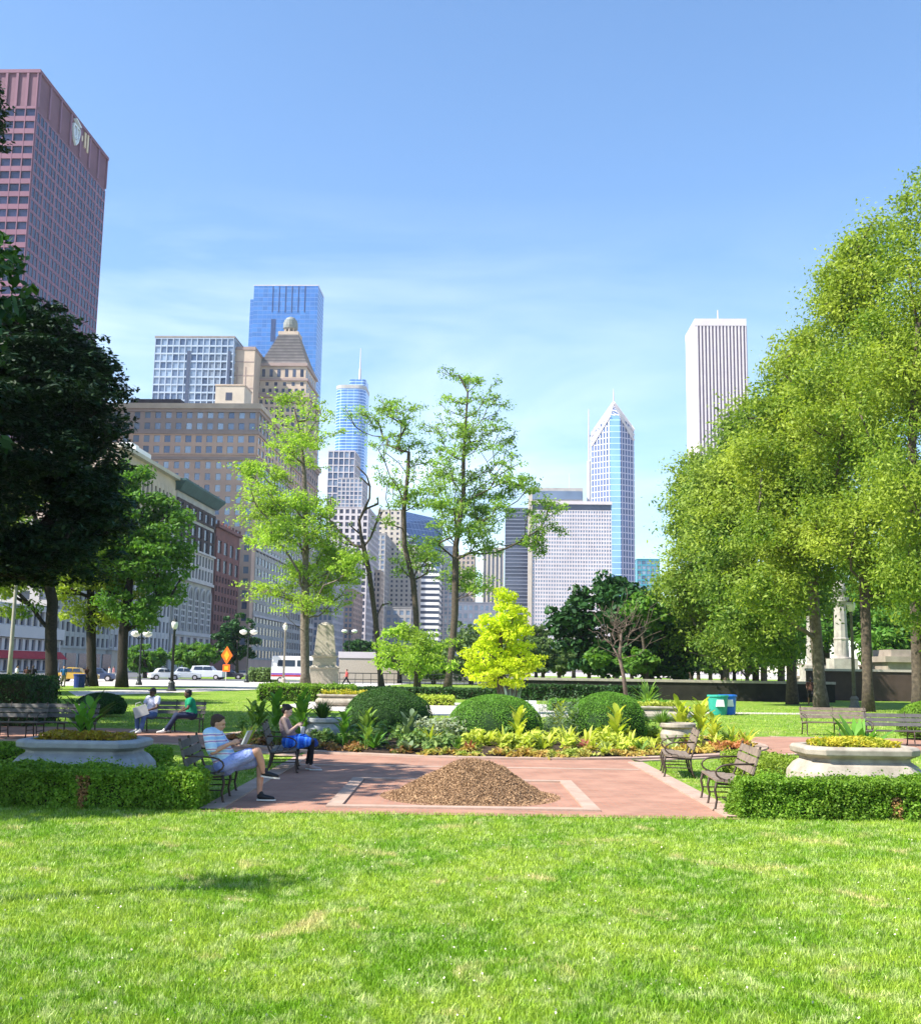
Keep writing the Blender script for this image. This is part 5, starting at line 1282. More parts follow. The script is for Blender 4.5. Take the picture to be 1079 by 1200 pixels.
# right hand mass
T('park_tree','nearest tall tree of the right row, its trunk at the photo edge',1076,50,[(1074,740),(1070,650),(1068,520),(1075,380)],
  [(1090,245,32,48),(1085,300,45,80),(1110,400,80,90,2),(1055,400,40,50,1),(1050,460,60,65,1),(1100,520,90,70),(1062,585,46,50,-3),(1110,640,80,60),(1068,685,30,40,-3),(1100,735,40,28,-2)],
  gauss=.5,nclump=300,cr=1.2,size=.105,per=250,leaf=LF['elm'],r0=.30,group=GRP,droop=.5,aspect=.45,nb=60,cflat=.65,bark=M['bark'])
T('park_tree','tall dark trunked tree second from the right edge, crown above the white column',1017,58,[(1014,730),(1010,640),(1012,520),(1015,400)],
  [(1025,300,36,50),(1000,340,38,50),(990,400,50,60),(1030,440,60,70),(985,480,60,60,-2),(1010,560,65,60),(1000,620,60,45,-2),(1040,660,42,38),(1040,690,26,22,2)],
  gauss=.5,nclump=330,cr=1.2,size=.115,per=230,leaf=LF['elm'],r0=.28,group=GRP,droop=.5,aspect=.45,nb=70,cflat=.65)
T('park_tree','tree with a pale leaning fork beside the second column, third trunk from the right',962,64,[(956,750),(952,690),(950,620),(955,500)],
  [(945,440,42,50),(915,490,45,45),(960,520,55,60),(910,550,55,50,-2),(940,600,60,50,-2),(905,640,45,38,-3),(965,650,48,34),(900,700,36,34,-4)],
  gauss=.5,nclump=320,cr=1.2,size=.125,per=220,leaf=LF['elm'],r0=.36,group=GRP,droop=.5,aspect=.45,nb=70,cflat=.65,bark=M['bark_grey'])
T('park_tree','tree with a broad shaded crown and short dark trunk, fourth trunk from the right',928,70,[(926,760),(915,700),(900,620),(895,540)],
  [(880,510,36,40),(865,560,46,40),(900,600,50,50),(860,630,50,46,-2),(885,690,52,34,-3),(845,600,38,40),(930,700,40,30),(880,730,40,28,-4),(910,760,26,18,-2)],
  gauss=.5,nclump=280,cr=1.3,size=.14,per=200,leaf=LF['elm2'],r0=.32,group=GRP,droop=.5,aspect=.45,nb=60,cflat=.65)
T('park_tree','leftmost tree of the right row, pale slim trunk and cool green crown',895,78,[(894,740),(880,690),(850,640),(830,600)],
  [(822,560,32,30),(808,600,26,34),(835,620,42,46),(815,665,38,38,-3),(850,690,44,30,-3),(880,715,34,26,-4),(838,722,40,30),(800,690,26,30),(858,755,34,24,-3),(812,755,26,22,2),(895,770,22,14)],
  gauss=.5,nclump=260,cr=1.3,size=.15,per=190,leaf=LF['elm2'],r0=.24,group=GRP,droop=.5,aspect=.45,nb=50,cflat=.65,bark=M['bark_grey'])
# backdrop greenery right
for lab,px,Y,py,rx,ry in (('green backdrop tree between the two white columns',968,125,720,38,48),('green backdrop tree right of the tall white column',1012,128,705,40,60),('green backdrop tree behind the pavilion at the right edge',1062,125,700,50,60),('low green backdrop tree left of the second column',915,120,745,40,30),('green backdrop tree directly above the low pavilion',1044,112,750,26,34),('green backdrop tree at the far right above the pavilion',1082,112,745,28,36),('green backdrop tree behind the bins',850,118,740,36,34),('green backdrop tree right of the dark spreading tree',808,122,735,30,40),('green backdrop tree between the dark trunks',885,124,725,30,40)):
    T('backdrop_tree',lab,px,Y,[(px,py+20),(px+2,py-10)],[(px,py,rx,ry)],nclump=60,cr=1.6,size=.3,per=110,leaf=LF['mid'],r0=.4,group='green trees behind the columns',nb=20)
# centre dark tree
T('spreading_tree','dark broad leaved tree with a leaning trunk right of centre, behind the bare sapling',766,82,[(758,790),(742,775,),(725,758),(722,730)],
  [(700,712,32,26),(665,722,18,14),(672,742,24,22),(735,705,30,26),(765,735,40,38),(720,735,44,34),(700,768,38,22),(750,770,46,24),(712,690,14,12),(800,745,28,34),(785,775,30,22)],
  nclump=190,cr=.85,size=.24,per=85,leaf=LF['ever'],r0=.42,nb=50,bark=M['bark_dark'],aspect=.6,rtip=.05)
# bright patches of new growth are a second, sunlit tree just beyond
T('young_tree','brighter green tree showing through the middle of the dark spreading tree',760,78,[(756,770),(752,740)],[(752,712,18,14),(766,725,16,14),(742,722,12,8),(745,775,22,12),(700,770,12,8)],
  nclump=60,cr=.55,size=.22,per=60,leaf=LF['mid'],r0=.15,nb=14)
# bare sapling
Y=60; b=base_at(735,Y); root=empty('bare_sapling',b,0,'leafless brown sapling with fine twigs in front of the dark spreading tree','tree')
tk=[Vector((0,0,0))]+[P(x,y,Y)-b for x,y in ((730,790),(726,772),(727,755),(728,740))]
ends=[P(random.gauss(728,17),random.gauss(731,14),Y+random.gauss(0,.9))-b for _ in range(240)]
grow(tk,ends,.10,.008).build('trunk',M['twig'],root,smooth=True)
# golden tree
T('golden_tree','bright golden yellow leaved small tree in the centre, behind the middle dome',586,49,[(586,780),(587,740),(589,710)],
  [(590,704,11,14),(596,724,20,14),(574,733,15,10),(606,738,15,12),(588,752,30,16),(568,770,22,15),(608,772,24,16),(588,790,38,15)],
  nclump=130,cr=.42,size=.10,per=70,leaf=LF['gold'],r0=.12,cflat=.5,nb=50,aspect=.4,flat=.2,jitter=.7)
# honey locusts
def px_clumps(lst,s,ox,oy,Y,dj=2.2,per=1.0,sub=None,f=1.0):
    out=[]; k=Y/F
    for x,y,rx,ry in lst:
        X,Yy=ox+x/s,oy+y/s; rx_,ry_=rx/s*f,ry/s*f; nsub=max(2,int(rx_*ry_/9)) if sub is None else sub
        dd=random.gauss(0,dj)
        for _ in range(nsub+1):
            a=random.gauss(0,.75),random.gauss(0,.8)
            c=P(X+rx_*a[0],Yy+ry_*a[1],Y+dd+random.gauss(0,.6)); r=random.uniform(.35,.8)
            out.append((c,(rx_*k*r,rx_*k*r,max(.28,ry_*k*r*.9)),rx_*ry_*per*.0098*random.uniform(.6,1.4)))
    return out
GL='feathery locust trees in the middle'
L1=[(180,120,50,22),(200,200,40,20),(290,130,35,15),(250,170,30,18),(330,190,50,15),(140,290,35,15),(220,290,60,25),(290,260,50,20),(200,350,40,20),(270,370,40,20),(360,250,30,15),(40,400,50,30),(150,440,50,30),(70,460,40,20),(120,540,70,30),(200,520,70,30),(60,650,35,25),(110,610,60,25),(200,640,70,30),(280,570,50,30),(320,650,50,30),(300,760,80,30),(380,700,60,30),(420,740,40,35),(400,800,50,30),(330,850,50,30),(110,840,60,20),(170,870,50,25),(220,800,50,20),(260,900,50,25),(200,930,20,10),(330,540,30,20),(400,880,30,20)]
Y=102; T('locust_tree','locust tree with thick straight trunk left of the obelisk, bright layered leaves',358,Y,[(357,740),(358.6,646),(357,560),(352,510),(345,480)],[],nclump=0,cr=1,size=.17,per=95,leaf=LF['locust'],r0=.42,group=GL,
  explicit=px_clumps(L1,3.245,280,430,Y,f=1.02,per=.5),flat=.5,jitter=.6,bark=M['bark_grey'],rtip=.03,aspect=.4,gauss=.6)
Y=106; T('locust_tree','thin leaning nearly leafless tree between the obelisk and the low locust',447,Y,[(440,726),(432.5,670),(423,627),(421,610),(427,597),(433,584),(433.5,570),(430,558),(418,546)],[],nclump=0,cr=1,size=.17,per=70,leaf=LF['locust2'],r0=.26,group=GL,
  explicit=px_clumps([(515,600,12,8),(500,640,25,12),(470,700,25,14),(420,600,20,10),(545,540,12,8),(400,660,18,10),(560,900,14,8),(530,500,6,5),(330,580,10,8),(270,540,10,8),(460,420,6,5),(380,640,8,6),(520,520,8,6),(350,500,10,6)],3.245,280,430,Y,dj=.8,per=.5,sub=1),bark=M['bark'],rtip=.035,flat=1.2)
L3=[(330,230,60,25),(420,230,60,25),(400,290,50,25),(440,340,50,20),(250,300,60,25),(190,260,50,20),(280,390,40,20),(370,400,30,20),(440,410,60,25),(500,400,30,16),(350,460,30,15),(450,490,50,20),(540,490,50,15),(500,560,60,25),(330,560,40,25),(380,590,40,25),(470,640,70,25),(400,680,60,25),(330,760,40,20),(500,880,60,30),(440,920,60,25),(550,930,60,25),(420,990,50,25),(500,970,40,25)]
L3b=[(420,250,60,22),(340,230,60,25),(470,300,50,25),(320,290,50,25),(400,330,60,30),(480,370,50,30),(340,370,50,30),(420,410,50,20)]
Y=104; 
T('locust_tree','locust tree with a forked airy crown, second from the right of the middle group',489,Y,[(487.5,720),(484,680),(474,640),(473,600),(478,555),(479,530)],[],nclump=0,cr=1,size=.16,per=80,leaf=LF['locust2'],r0=.28,group=GL,
  explicit=px_clumps(L3,3.996,370,420,Y,per=.62,f=1.05),flat=.5,jitter=.6,rtip=.03,aspect=.4,gauss=.6)
Y=92; T('low_locust','low bushy bright locust under the forked one',488,Y,[(487,770),(484,745)],[],nclump=0,cr=1,size=.16,per=110,leaf=LF['locust'],r0=.16,group=None,
  explicit=px_clumps([(x,y,rx,ry) for x,y,rx,ry in L3b],3.854,380,680,Y,per=.75),flat=.5,jitter=.6,aspect=.4,gauss=.6)
L4=[(640,70,35,25),(690,95,40,20),(760,100,50,20),(830,130,30,12),(610,180,40,20),(660,200,30,16),(760,180,60,20),(850,210,40,20),(870,260,30,25),(610,250,30,15),(720,250,50,20),(560,320,50,20),(640,310,60,20),(600,350,40,18),(800,320,60,20),(890,330,40,12),(700,370,60,25),(780,380,50,20),(870,390,50,20),(920,430,30,20),(650,430,50,25),(740,430,50,20),(830,430,40,18),(620,480,50,20),(860,510,40,20),(900,500,40,20),(940,560,50,25),(740,540,60,25),(640,560,60,25),(560,600,60,25),(830,580,50,20),(900,610,60,30),(980,600,40,20),(1040,600,35,12),(700,640,60,25),(800,650,60,25),(600,680,60,30),(680,720,60,30),(760,720,60,30),(850,700,50,25),(620,770,50,30),(720,800,60,30),(800,780,50,25),(760,870,60,30),(590,860,40,20),(1060,680,50,20),(1120,700,45,22),(1020,740,35,22),(1040,860,35,45),(1090,790,50,25),(680,1020,60,30),(720,1060,50,30),(640,1000,40,25),(780,1080,50,25),(980,860,35,25),(990,720,40,20)]
Y=102; T('locust_tree','tallest airy locust tree, directly left of the golden tree',524,Y,[(530,758),(533,719),(534,640),(543,580),(543,540),(546,490),(548,460),(538,440)],[],nclump=0,cr=1,size=.16,per=85,leaf=LF['locust2'],r0=.33,group=GL,
  explicit=px_clumps(L4,3.996,370,420,Y,per=.66,f=1.05),flat=.5,jitter=.6,rtip=.03,aspect=.4,gauss=.6)
# left side
D=38; b=Vector((-19.2,D,0))
L=[lobe(40,425,70,70,D),lobe(85,470,55,60,D),lobe(30,500,105,90,D,-1),lobe(92,545,52,50,D,1),lobe(40,590,85,70,D,-1),lobe(95,620,42,40,D,1),lobe(-80,480,110,140,D,1),lobe(20,400,60,55,D),lobe(-80,250,50,100,D),lobe(-26,140,18,50,D),lobe(60,655,75,30,D,-1),lobe(5,650,60,40,D,-1),lobe(110,590,40,40,D,1),lobe(70,460,60,70,D)]
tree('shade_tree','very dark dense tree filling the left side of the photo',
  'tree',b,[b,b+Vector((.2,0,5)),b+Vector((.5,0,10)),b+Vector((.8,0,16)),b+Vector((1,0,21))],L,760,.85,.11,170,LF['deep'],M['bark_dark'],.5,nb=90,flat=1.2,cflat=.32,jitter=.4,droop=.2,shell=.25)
T('street_tree','dark forked trunk tree at far left with thin shaded crown',61,80,[(60,740),(62,705),(50,650),(40,600)],[(20,685,36,38),(60,645,60,42),(0,640,50,50),(45,600,60,40)],nclump=90,cr=1.0,size=.17,per=120,leaf=LF['elm2'],r0=.45,bark=M['bark_dark'],nb=30,group='street trees on the left')
T('street_tree','yellow green street tree, second trunk from the left',108,92,[(107,735),(107,700),(103,650)],[(112,695,48,34),(90,655,44,38),(135,660,40,36),(110,725,34,12)],nclump=100,cr=1.1,size=.18,per=110,leaf=LF['yelgreen'],r0=.42,bark=M['bark_dark'],nb=30,group='street trees on the left')
T('street_tree','rounded mid green street tree in front of the arcaded building',143,90,[(145,740),(150,700),(155,640),(150,580)],[(125,590,44,44),(160,600,38,36),(195,625,28,32),(175,660,44,34),(130,650,46,42),(195,690,22,22),(150,712,34,22),(148,560,22,16)],nclump=190,cr=1.15,size=.2,per=130,leaf=LF['mid'],r0=.42,bark=M['bark_dark'],nb=40,group='street trees on the left',droop=.4)
# trees outside the picture on the left whose shade falls across the garden
for i,(x,y,h,r) in enumerate(((-13.3,15.6,12.6,3.4),(-15.0,23.5,13.5,3.9),(-18.5,31,14,3.6),(-12.8,13.2,11.5,2.3),(-28.5,52,15,5),(-35,66,16,6))):
    b=Vector((x,y,0)); tree('shade_tree',['leafy shade tree just outside the left edge, nearest the camera','leafy shade tree outside the left edge beside the stone planter','leafy shade tree outside the left edge beside the far benches','small leafy shade tree just outside the left edge beside the box hedge','broad shade tree outside the left edge behind the tall hedge','broad shade tree outside the left edge near the street pavement'][i],'tree',b,
      [b,b+Vector((.1,0,h*.4)),b+Vector((.2,0,h*.8)),b+Vector((.2,.1,h))],[(b+Vector((0,0,h*.5)),(r,r,h*.22)),(b+Vector((r*.1,.2,h*.78)),(r*.9,r*.9,h*.22))],210 if i<4 else 260,.75 if i<4 else 1.1,.17 if i<4 else .22,75,LF['ever'],M['bark_dark'],.3,nb=40,cflat=.5,shell=.2)
b=Vector((-9.4,6.7,0)); tree('young_tree','slim tree added out of view on the left to cast the lawn shadow','tree',b,[b,b+Vector((.05,0,4)),b+Vector((0,.1,8))],[(b+Vector((.2,.1,8.8)),(.6,.35,.25))],9,.28,.08,26,LF['mid'],M['bark_dark'],.06,gauss=.6,rtip=.008)  # unseen tree, added and shaped to throw a leafy shadow on the lawn
# low distant planting
def bush(label,px,py,rx,ry,Y,leaf,n=36,size=.3,name='distant_tree',group=None,trunk=True):
    T(name,label,px,Y,[(px,py+ry*.5),(px,py)],[(px,py,rx,ry)],nclump=n,cr=rx*Y/F*.28,size=size,per=90,leaf=leaf,r0=.22,nb=12,group=group)
GB='small trees beyond the far wall'
for i,px in enumerate((618,636,655,672,690,706,722,740,758,790,806,818,832,846,860,875)):
    bush('small grey green tree beyond the far wall',px,768+random.uniform(-4,4),18,18,118+i%3*5,LF['back'],name='orchard_tree',group=GB,size=.26)
bush('soft green tree between the locust trunks',552,765,44,30,135,LF['back'],50,group=None)
bush('soft green tree left of the tallest locust trunk',508,778,26,16,132,LF['back'],40)
bush('pale green tree behind the golden tree',590,762,26,26,138,LF['back'],36)
bush('pale green bushy tree behind the low locust',468,774,24,17,136,LF['back'],30)
bush('dark green bush behind the leaning tree and jogger',440,776,16,14,145,LF['mid'],24)
bush('small pale green tree right of the golden tree',628,745,12,14,140,LF['back'],24)
bush('small dark evergreen behind the red jogger',421,759,16,10,175,LF['ever'],26)
bush('dark tree mass behind the orange sign',278,752,24,28,155,LF['ever'],40)
bush('green street tree behind the parked white car',228,768,26,14,150,LF['mid'],36)
bush('green street tree behind the parked silver car',170,772,24,14,148,LF['mid'],36)
def shrub(name,label,px,Y,rx,h,leaf,n,size,flat=.3):
    b=base_at(px,Y); root=empty(name,b,0,label,'shrub'); r=rx*Y/F
    foliage('foliage',[((random.uniform(-r,r)*.7,random.uniform(-r,r)*.4,h*.45),(r*.5,r*.5,h*.5),1) for _ in range(8)],size,leaf,root,per=n//8,flat=flat)
    mb=MB(); 
    for _ in range(5): mb.tube([(0,0,0),(random.uniform(-r,r)*.5,0,h*.6)],[.04,.02],5)
    mb.build('stem',M['bark'],root)
for px,lab in ((302,'pale green street shrub beside the twin globe lamp'),(320,'pale green street shrub left of the concrete lamp post')): shrub('street_shrub',lab,px,128,11,1.9,LF['back'],1400,.16)
# ================================================================== people
def blob(name,caps,ells,m,parent,voxel=.01,smooth=2,boxes=()):
    bm=bmesh.new()
    def sph(c,r,rot=None,n=2):
        if not hasattr(r,'__len__'): r=(r,r,r)
        mt=Matrix.Translation(Vector(c))@((rot or Matrix.Identity(3)).to_4x4())@Matrix.Diagonal((*r,1))
        bmesh.ops.create_icosphere(bm,subdivisions=n,radius=1,matrix=mt)
    for p,r1,q,r2 in caps:
        p=Vector(p);q=Vector(q); d=q-p; L=d.length; sph(p,r1); sph(q,r2)
        if L>1e-4:
            mt=Matrix.Translation((p+q)/2)@d.to_track_quat('Z','Y').to_matrix().to_4x4()
            bmesh.ops.create_cone(bm,cap_ends=True,segments=14,radius1=r1,radius2=r2,depth=L,matrix=mt)
    for e in ells: sph(e[0],e[1],e[2] if len(e)>2 else None,3)
    me=bpy.data.meshes.new(name); bm.to_mesh(me); bm.free()
    o=bpy.data.objects.new(name,me); C.objects.link(o)
    md=o.modifiers.new('r','REMESH'); md.mode='VOXEL'; md.voxel_size=voxel; md.use_smooth_shade=True
    sm=o.modifiers.new('s','SMOOTH'); sm.iterations=smooth; sm.factor=.5
    dg=bpy.context.evaluated_depsgraph_get(); ev=bpy.data.meshes.new_from_object(o.evaluated_get(dg))
    o.modifiers.clear(); o.data=ev; ev.name=name; ev.materials.clear(); ev.materials.append(m); o.parent=parent
    ev.polygons.foreach_set('use_smooth',[True]*len(ev.polygons)); return o
def cloth(name,c1,c2=None,stripes=None,axis=2,sc=9):
    m,nt,out=newmat(name)
    if stripes:
        t=nt.nodes.new('ShaderNodeTexCoord'); w=nt.nodes.new('ShaderNodeTexWave'); w.bands_direction='XYZ'[axis]; w.inputs['Scale'].default_value=sc; w.inputs['Distortion'].default_value=2.2; w.inputs['Detail'].default_value=1; w.inputs['Detail Scale'].default_value=1.5
        nt.links.new(t.outputs['Object'],w.inputs['Vector']); r=nt.nodes.new('ShaderNodeValToRGB'); nt.links.new(w.outputs['Fac'],r.inputs[0])
        r.color_ramp.interpolation='CONSTANT'; el=r.color_ramp.elements; el[0].position=0; el[0].color=(*stripes[0],1); el[1].position=stripes[1][0]; el[1].color=(*stripes[1][1],1)
        for p_,c_ in stripes[2:]: e=el.new(p_); e.color=(*c_,1)
        col=r.outputs[0]
    else: col=ramp(nt,noise(nt,6,4),c1,c2 or tuple(c*.75 for c in c1))
    bsdf(nt,out,col,.9,0,noise(nt,13,3,dist=1.2),.8,.035,spec=.15); return m
SK=mat('skin',(.52,.29,.20),(.45,.24,.16),12,.55,spec=.35); SKP=mat('skin_pale',(.62,.40,.30),(.55,.34,.25),12,.55,spec=.35); SKD=mat('skin_dark',(.10,.055,.035),(.075,.04,.025),12,.5,spec=.35)
def hand(pos,d,up,s,curl=1.0,thumb=1,L=1):
    """caps for palm + five fingers; d = pointing direction, up = back of hand"""
    d=Vector(d).normalized(); up=(Vector(up)-d*Vector(up).dot(d)).normalized(); sd=d.cross(up); p=Vector(pos); caps=[]
    q=p+d*.075*s
    for k in (-1,-.33,.33,1): caps.append((p+sd*k*.018*s,.015*s,q+sd*k*.03*s,.013*s))
    for k,l in zip((-1,-.33,.33,1),(.062,.075,.08,.07)):
        a=q+sd*k*.03*s; d1=(d*math.cos(.5*curl)-up*math.sin(.5*curl)); b=a+d1*l*.45*s; d2=(d*math.cos(1.3*curl)-up*math.sin(1.3*curl)); c=b+d2*l*.33*s; d3=(d*math.cos(1.9*curl)-up*math.sin(1.9*curl)); e=c+d3*l*.25*s
        caps += [(a,.0092*s,b,.0085*s),(b,.0085*s,c,.008*s),(c,.008*s,e,.007*s)]
    a=p+d*.02*s+sd*thumb*.025*s; b=a+(d*.5+sd*thumb*.7-up*.3).normalized()*.04*s; c=b+(d*.85+sd*thumb*.2-up*.4).normalized()*.03*s
    caps += [(a,.013*s,b,.0105*s),(b,.0105*s,c,.009*s)]; return caps
def head(c,pitch,yaw,s,skin,hairm,root,hair='short',voxel=.007):
    Rm=(Matrix.Rotation(yaw,3,'Z')@Matrix.Rotation(pitch,3,'Y')); c=Vector(c)
    def L(x,y,z): return c+Rm@Vector((x,y,z))*s
    ells=[(L(-.012,0,.02),(.098*s,.076*s,.10*s),Rm),(L(.02,0,-.045),(.068*s,.058*s,.07*s),Rm),(L(.052,0,-.085),(.03*s,.034*s,.022*s),Rm),
      (L(.094,0,-.018),(.018*s,.013*s,.024*s),Rm@Matrix.Rotation(-.4,3,'Y')),(L(.082,0,.03),(.016*s,.045*s,.014*s),Rm),(L(.084,0,-.055),(.01*s,.026*s,.008*s),Rm),(L(.082,0,-.066),(.01*s,.022*s,.007*s),Rm),
      (L(-.01,.077,-.012),(.02*s,.01*s,.032*s),Rm),(L(-.01,-.077,-.012),(.02*s,.01*s,.032*s),Rm),(L(.06,.035,-.03),(.03*s,.02*s,.025*s),Rm),(L(.06,-.035,-.03),(.03*s,.02*s,.025*s),Rm)]
    he=[(L(-.03,0,.045),(.1*s,.085*s,.088*s),Rm),(L(-.055,0,0),(.065*s,.08*s,.08*s),Rm),(L(.012,0,.098),(.055*s,.06*s,.026*s),Rm)]
    if hair=='bun': he += [(L(-.115,0,.06),(.04*s,.042*s,.04*s),Rm)]
    if hair=='cap': he += [(L(.09,0,.075),(.06*s,.06*s,.012*s),Rm)]
    hm=blob('cap' if hair=='cap' else 'hair',[],he,hairm,root,voxel,1)
    for s_ in (-1,1):
        mb=MB(); mb.ell(tuple(L(.079,s_*.03,.004)),(.008*s,.011*s,.007*s),8,6); mb.build('eye',M['black'],root)
    return ells, L
def sneaker(name,pos,d,m,root,s=1,sole=None,pit=0):
    d=Vector(d).normalized(); p=Vector(pos); n=Vector((0,0,1)); 
    caps=[(p-d*.04*s+n*.02,.042*s,p+d*.07*s,.043*s),(p+d*.07*s,.043*s,p+d*.16*s-n*.008,.032*s),(p-d*.02*s+n*.02*s,.04*s,p-d*.02*s+n*.06*s,.04*s)]
    o=blob(name,caps,[],m,root,.009)
    if sole:
        pts=[]; sd=d.cross(n).normalized(); mb=MB(); base=p-n*.042*s
        r=[(-.085,.0),(-.07,.035),(.0,.04),(.08,.048),(.15,.042),(.195,.018),(.205,0),(.195,-.018),(.15,-.042),(.08,-.048),(0,-.04),(-.07,-.035)]
        mb.loft([[tuple(base+d*a*s+sd*b_*s) for a,b_ in r],[tuple(base+d*a*s+sd*b_*s+n*.022*s) for a,b_ in r]]); mb.build('sole',sole,o)
    return o
WS=mat('sole',(.7,.68,.62),None,9,.6)
# --- man reading ------------------------------------------------
Ym=16.15; X=P(264,905,Ym).x; root=empty('person',(X,Ym,0),0,'man in a blue and pink striped shirt and shorts reading on a bench','person')
hip=(0,0,.52); s=1.0
ankleR=(.555,.03,.44); kneeR=(.47,-.05,.745); kneeL=(.49,.12,.60); ankleL=(.50,.10,.13)
shR=(-.23,-.19,1.0); elR=(-.14,-.27,.74); wrR=(.10,-.12,.86); shL=(-.2,.19,1.0); elL=(-.05,.27,.76); wrL=(.16,.1,.86)
he,Lh=head((-.13,0,1.135),R(16),0,1.02,SK,mat('brown_hair',(.035,.022,.015),(.05,.03,.02),20,.6),root)
caps=[((-.02,0,.56),.15,(-.12,0,.78),.15),((-.12,0,.78),.15,(-.2,0,.97),.12),((-.2,-.12,.98),.07,(-.2,.12,.98),.07),((-.18,0,1.0),.06,(-.14,0,1.08),.055),
 ((0,-.09,.53),.095,kneeR,.062),(kneeR,.06,(.52,-.01,.6),.056),((.52,-.01,.6),.056,ankleR,.037),((0,.09,.52),.095,kneeL,.062),(kneeL,.06,(.50,.12,.38),.055),((.50,.12,.38),.055,ankleL,.037),
 (ankleR,.037,(.62,.05,.39),.035),(ankleL,.037,(.56,.09,.07),.035),
 (shR,.058,elR,.044),(elR,.042,wrR,.027),(shL,.058,elL,.044),(elL,.042,wrL,.027)]
caps+=hand(wrR,(.6,.25,.25),(-.2,-.9,.3),1.0,.8,1)+hand(wrL,(.5,-.3,.25),(-.2,.9,.3),1.0,.8,-1)
blob('body',caps,he,SK,root,.0075)
shirt=cloth('striped_shirt',0,None,[(.42,.62,.85),(.22,(.70,.74,.82)),(.45,(.13,.17,.48)),(.55,(.62,.30,.46)),(.72,(.72,.75,.85)),(.9,(.34,.55,.82))],2,1.5)
mid=lambda a,b,t: tuple(Vector(a).lerp(Vector(b),t))
blob('shirt',[((.0,0,.60),.172,(-.12,0,.78),.172),((-.12,0,.78),.172,(-.2,0,.95),.145),((-.21,-.15,.98),.085,(-.2,.15,.98),.085),(shR,.085,mid(shR,elR,.8),.085),(shL,.085,mid(shL,elL,.8),.08),((-.19,0,1.0),.078,(-.17,0,1.035),.07)],[],shirt,root,.01)
blob('shorts',[((-.02,0,.56),.165,(0,0,.53),.165),((0,-.09,.54),.118,mid((0,-.09,.54),kneeR,.75),.10),((0,.09,.53),.118,mid((0,.09,.53),kneeL,.78),.105)],[],cloth('blue_shorts',(.22,.29,.60),(.32,.38,.70)),root,.01)
sneaker('shoe',(.60,.045,.40),(1,.1,-.12),M['black'],root,1,WS); sneaker('shoe',(.545,.09,.06),(1,-.05,0),M['black'],root,1,WS)
# book
bk=empty('book',(X+.22,Ym-.0,.93),0,'open white paged book held by the reading man','book')
mb=MB()
for s_ in (-1,1): mb.loft([[(0,0,-.09),(.0+.02,s_*.14,-.09+.0),(.022+.02,s_*.14,-.085),(.024,0,-.085)],[(.08,0,.10),(.10,s_*.14,.10),(.122,s_*.14,.10),(.104,0,.10)]][::1])
mb.build('pages',M['white_paint'],bk); mb=MB()
for s_ in (-1,1): mb.loft([[(.03,0,-.095),(.05,s_*.145,-.095),(.055,s_*.145,-.095),(.035,0,-.095)],[(.112,0,.105),(.132,s_*.145,.105),(.137,s_*.145,.105),(.117,0,.105)]])
mb.build('cover',mat('book_cover',(.35,.35,.36),None,4),bk)
bg=blob('bag',[((0,-.1,.1),.07,(0,.1,.1),.07),((0,-.1,.06),.07,(.02,.1,.06),.08)],[],M['black'],None,.012); bg.location=(X+.22,Ym+.52,.44); tag(bg,'small black bag on the bench beyond the reading man','bag')
# --- woman ------------------------------------------------------
Yw=21.1; X=P(340.5,874,Yw).x; root=empty('person',(X,Yw,0),0,'woman in a taupe top and blue skirt looking at her phone','person')
he,Lh=head((-.085,0,1.125),R(28),0,.98,SKP,mat('black_hair',(.018,.012,.012),(.03,.02,.018),20,.5),root,'bun')
kR=(.42,-.08,.55); kL=(.40,.1,.54); aR=(.42,-.08,.11); aL=(.32,.1,.11)
sR=(-.14,-.15,.985); eR=(-.03,-.21,.72); wR=(.13,-.1,.86); sL=(-.13,.15,.985); eL=(0,.2,.74); wL=(.14,.04,.86)
caps=[((0,0,.55),.13,(-.09,0,.76),.105),((-.09,0,.76),.105,(-.14,0,.93),.09),((-.14,-.09,.96),.055,(-.14,.09,.96),.055),((-.13,0,.98),.045,(-.1,0,1.07),.043),
 (sR,.045,eR,.035),(eR,.034,wR,.022),(sL,.045,eL,.035),(eL,.034,wL,.022),((0,-.08,.52),.085,kR,.055),((0,.08,.52),.085,kL,.055),(kR,.053,mid(kR,aR,.35),.048),(mid(kR,aR,.35),.048,aR,.032),(kL,.053,mid(kL,aL,.35),.048),(mid(kL,aL,.35),.048,aL,.032),(aR,.032,(.49,-.08,.05),.028),(aL,.032,(.39,.1,.05),.028)]
caps+=hand(wR,(.6,.35,.35),(-.3,-.9,.3),.9,.9,1)+hand(wL,(.6,-.1,.35),(-.3,.9,.3),.9,.9,-1)
blob('body',caps,he,SKP,root,.008)
blob('top',[((0,0,.60),.145,(-.09,0,.76),.122),((-.09,0,.76),.122,(-.135,0,.90),.108),((-.14,-.08,.95),.06,(-.14,.08,.95),.06)],[],cloth('taupe_top',(.30,.22,.23)),root,.011)
blob('skirt',[((-.02,0,.55),.16,(.0,0,.53),.16),((0,-.09,.55),.13,mid((0,-.09,.55),kR,.8),.10),((0,.09,.55),.13,mid((0,.09,.55),kL,.8),.10),((.05,0,.56),.13,(.26,0,.60),.10)],[((.15,-.1,.53),(.2,.09,.12))],cloth('blue_skirt',0,None,[(.02,.10,.55),(.35,(.05,.22,.80)),(.80,(.25,.42,.85)),(.86,(.03,.14,.65))],0,1.3),root,.012)
LG=mat('black_tights',(.015,.012,.014),None,9,.8)
blob('leggings',[(kR,.06,mid(kR,aR,.35),.053),(mid(kR,aR,.35),.053,mid(kR,aR,.95),.037),(kL,.06,mid(kL,aL,.35),.053),(mid(kL,aL,.35),.053,mid(kL,aL,.95),.037)],[],LG,root,.01)
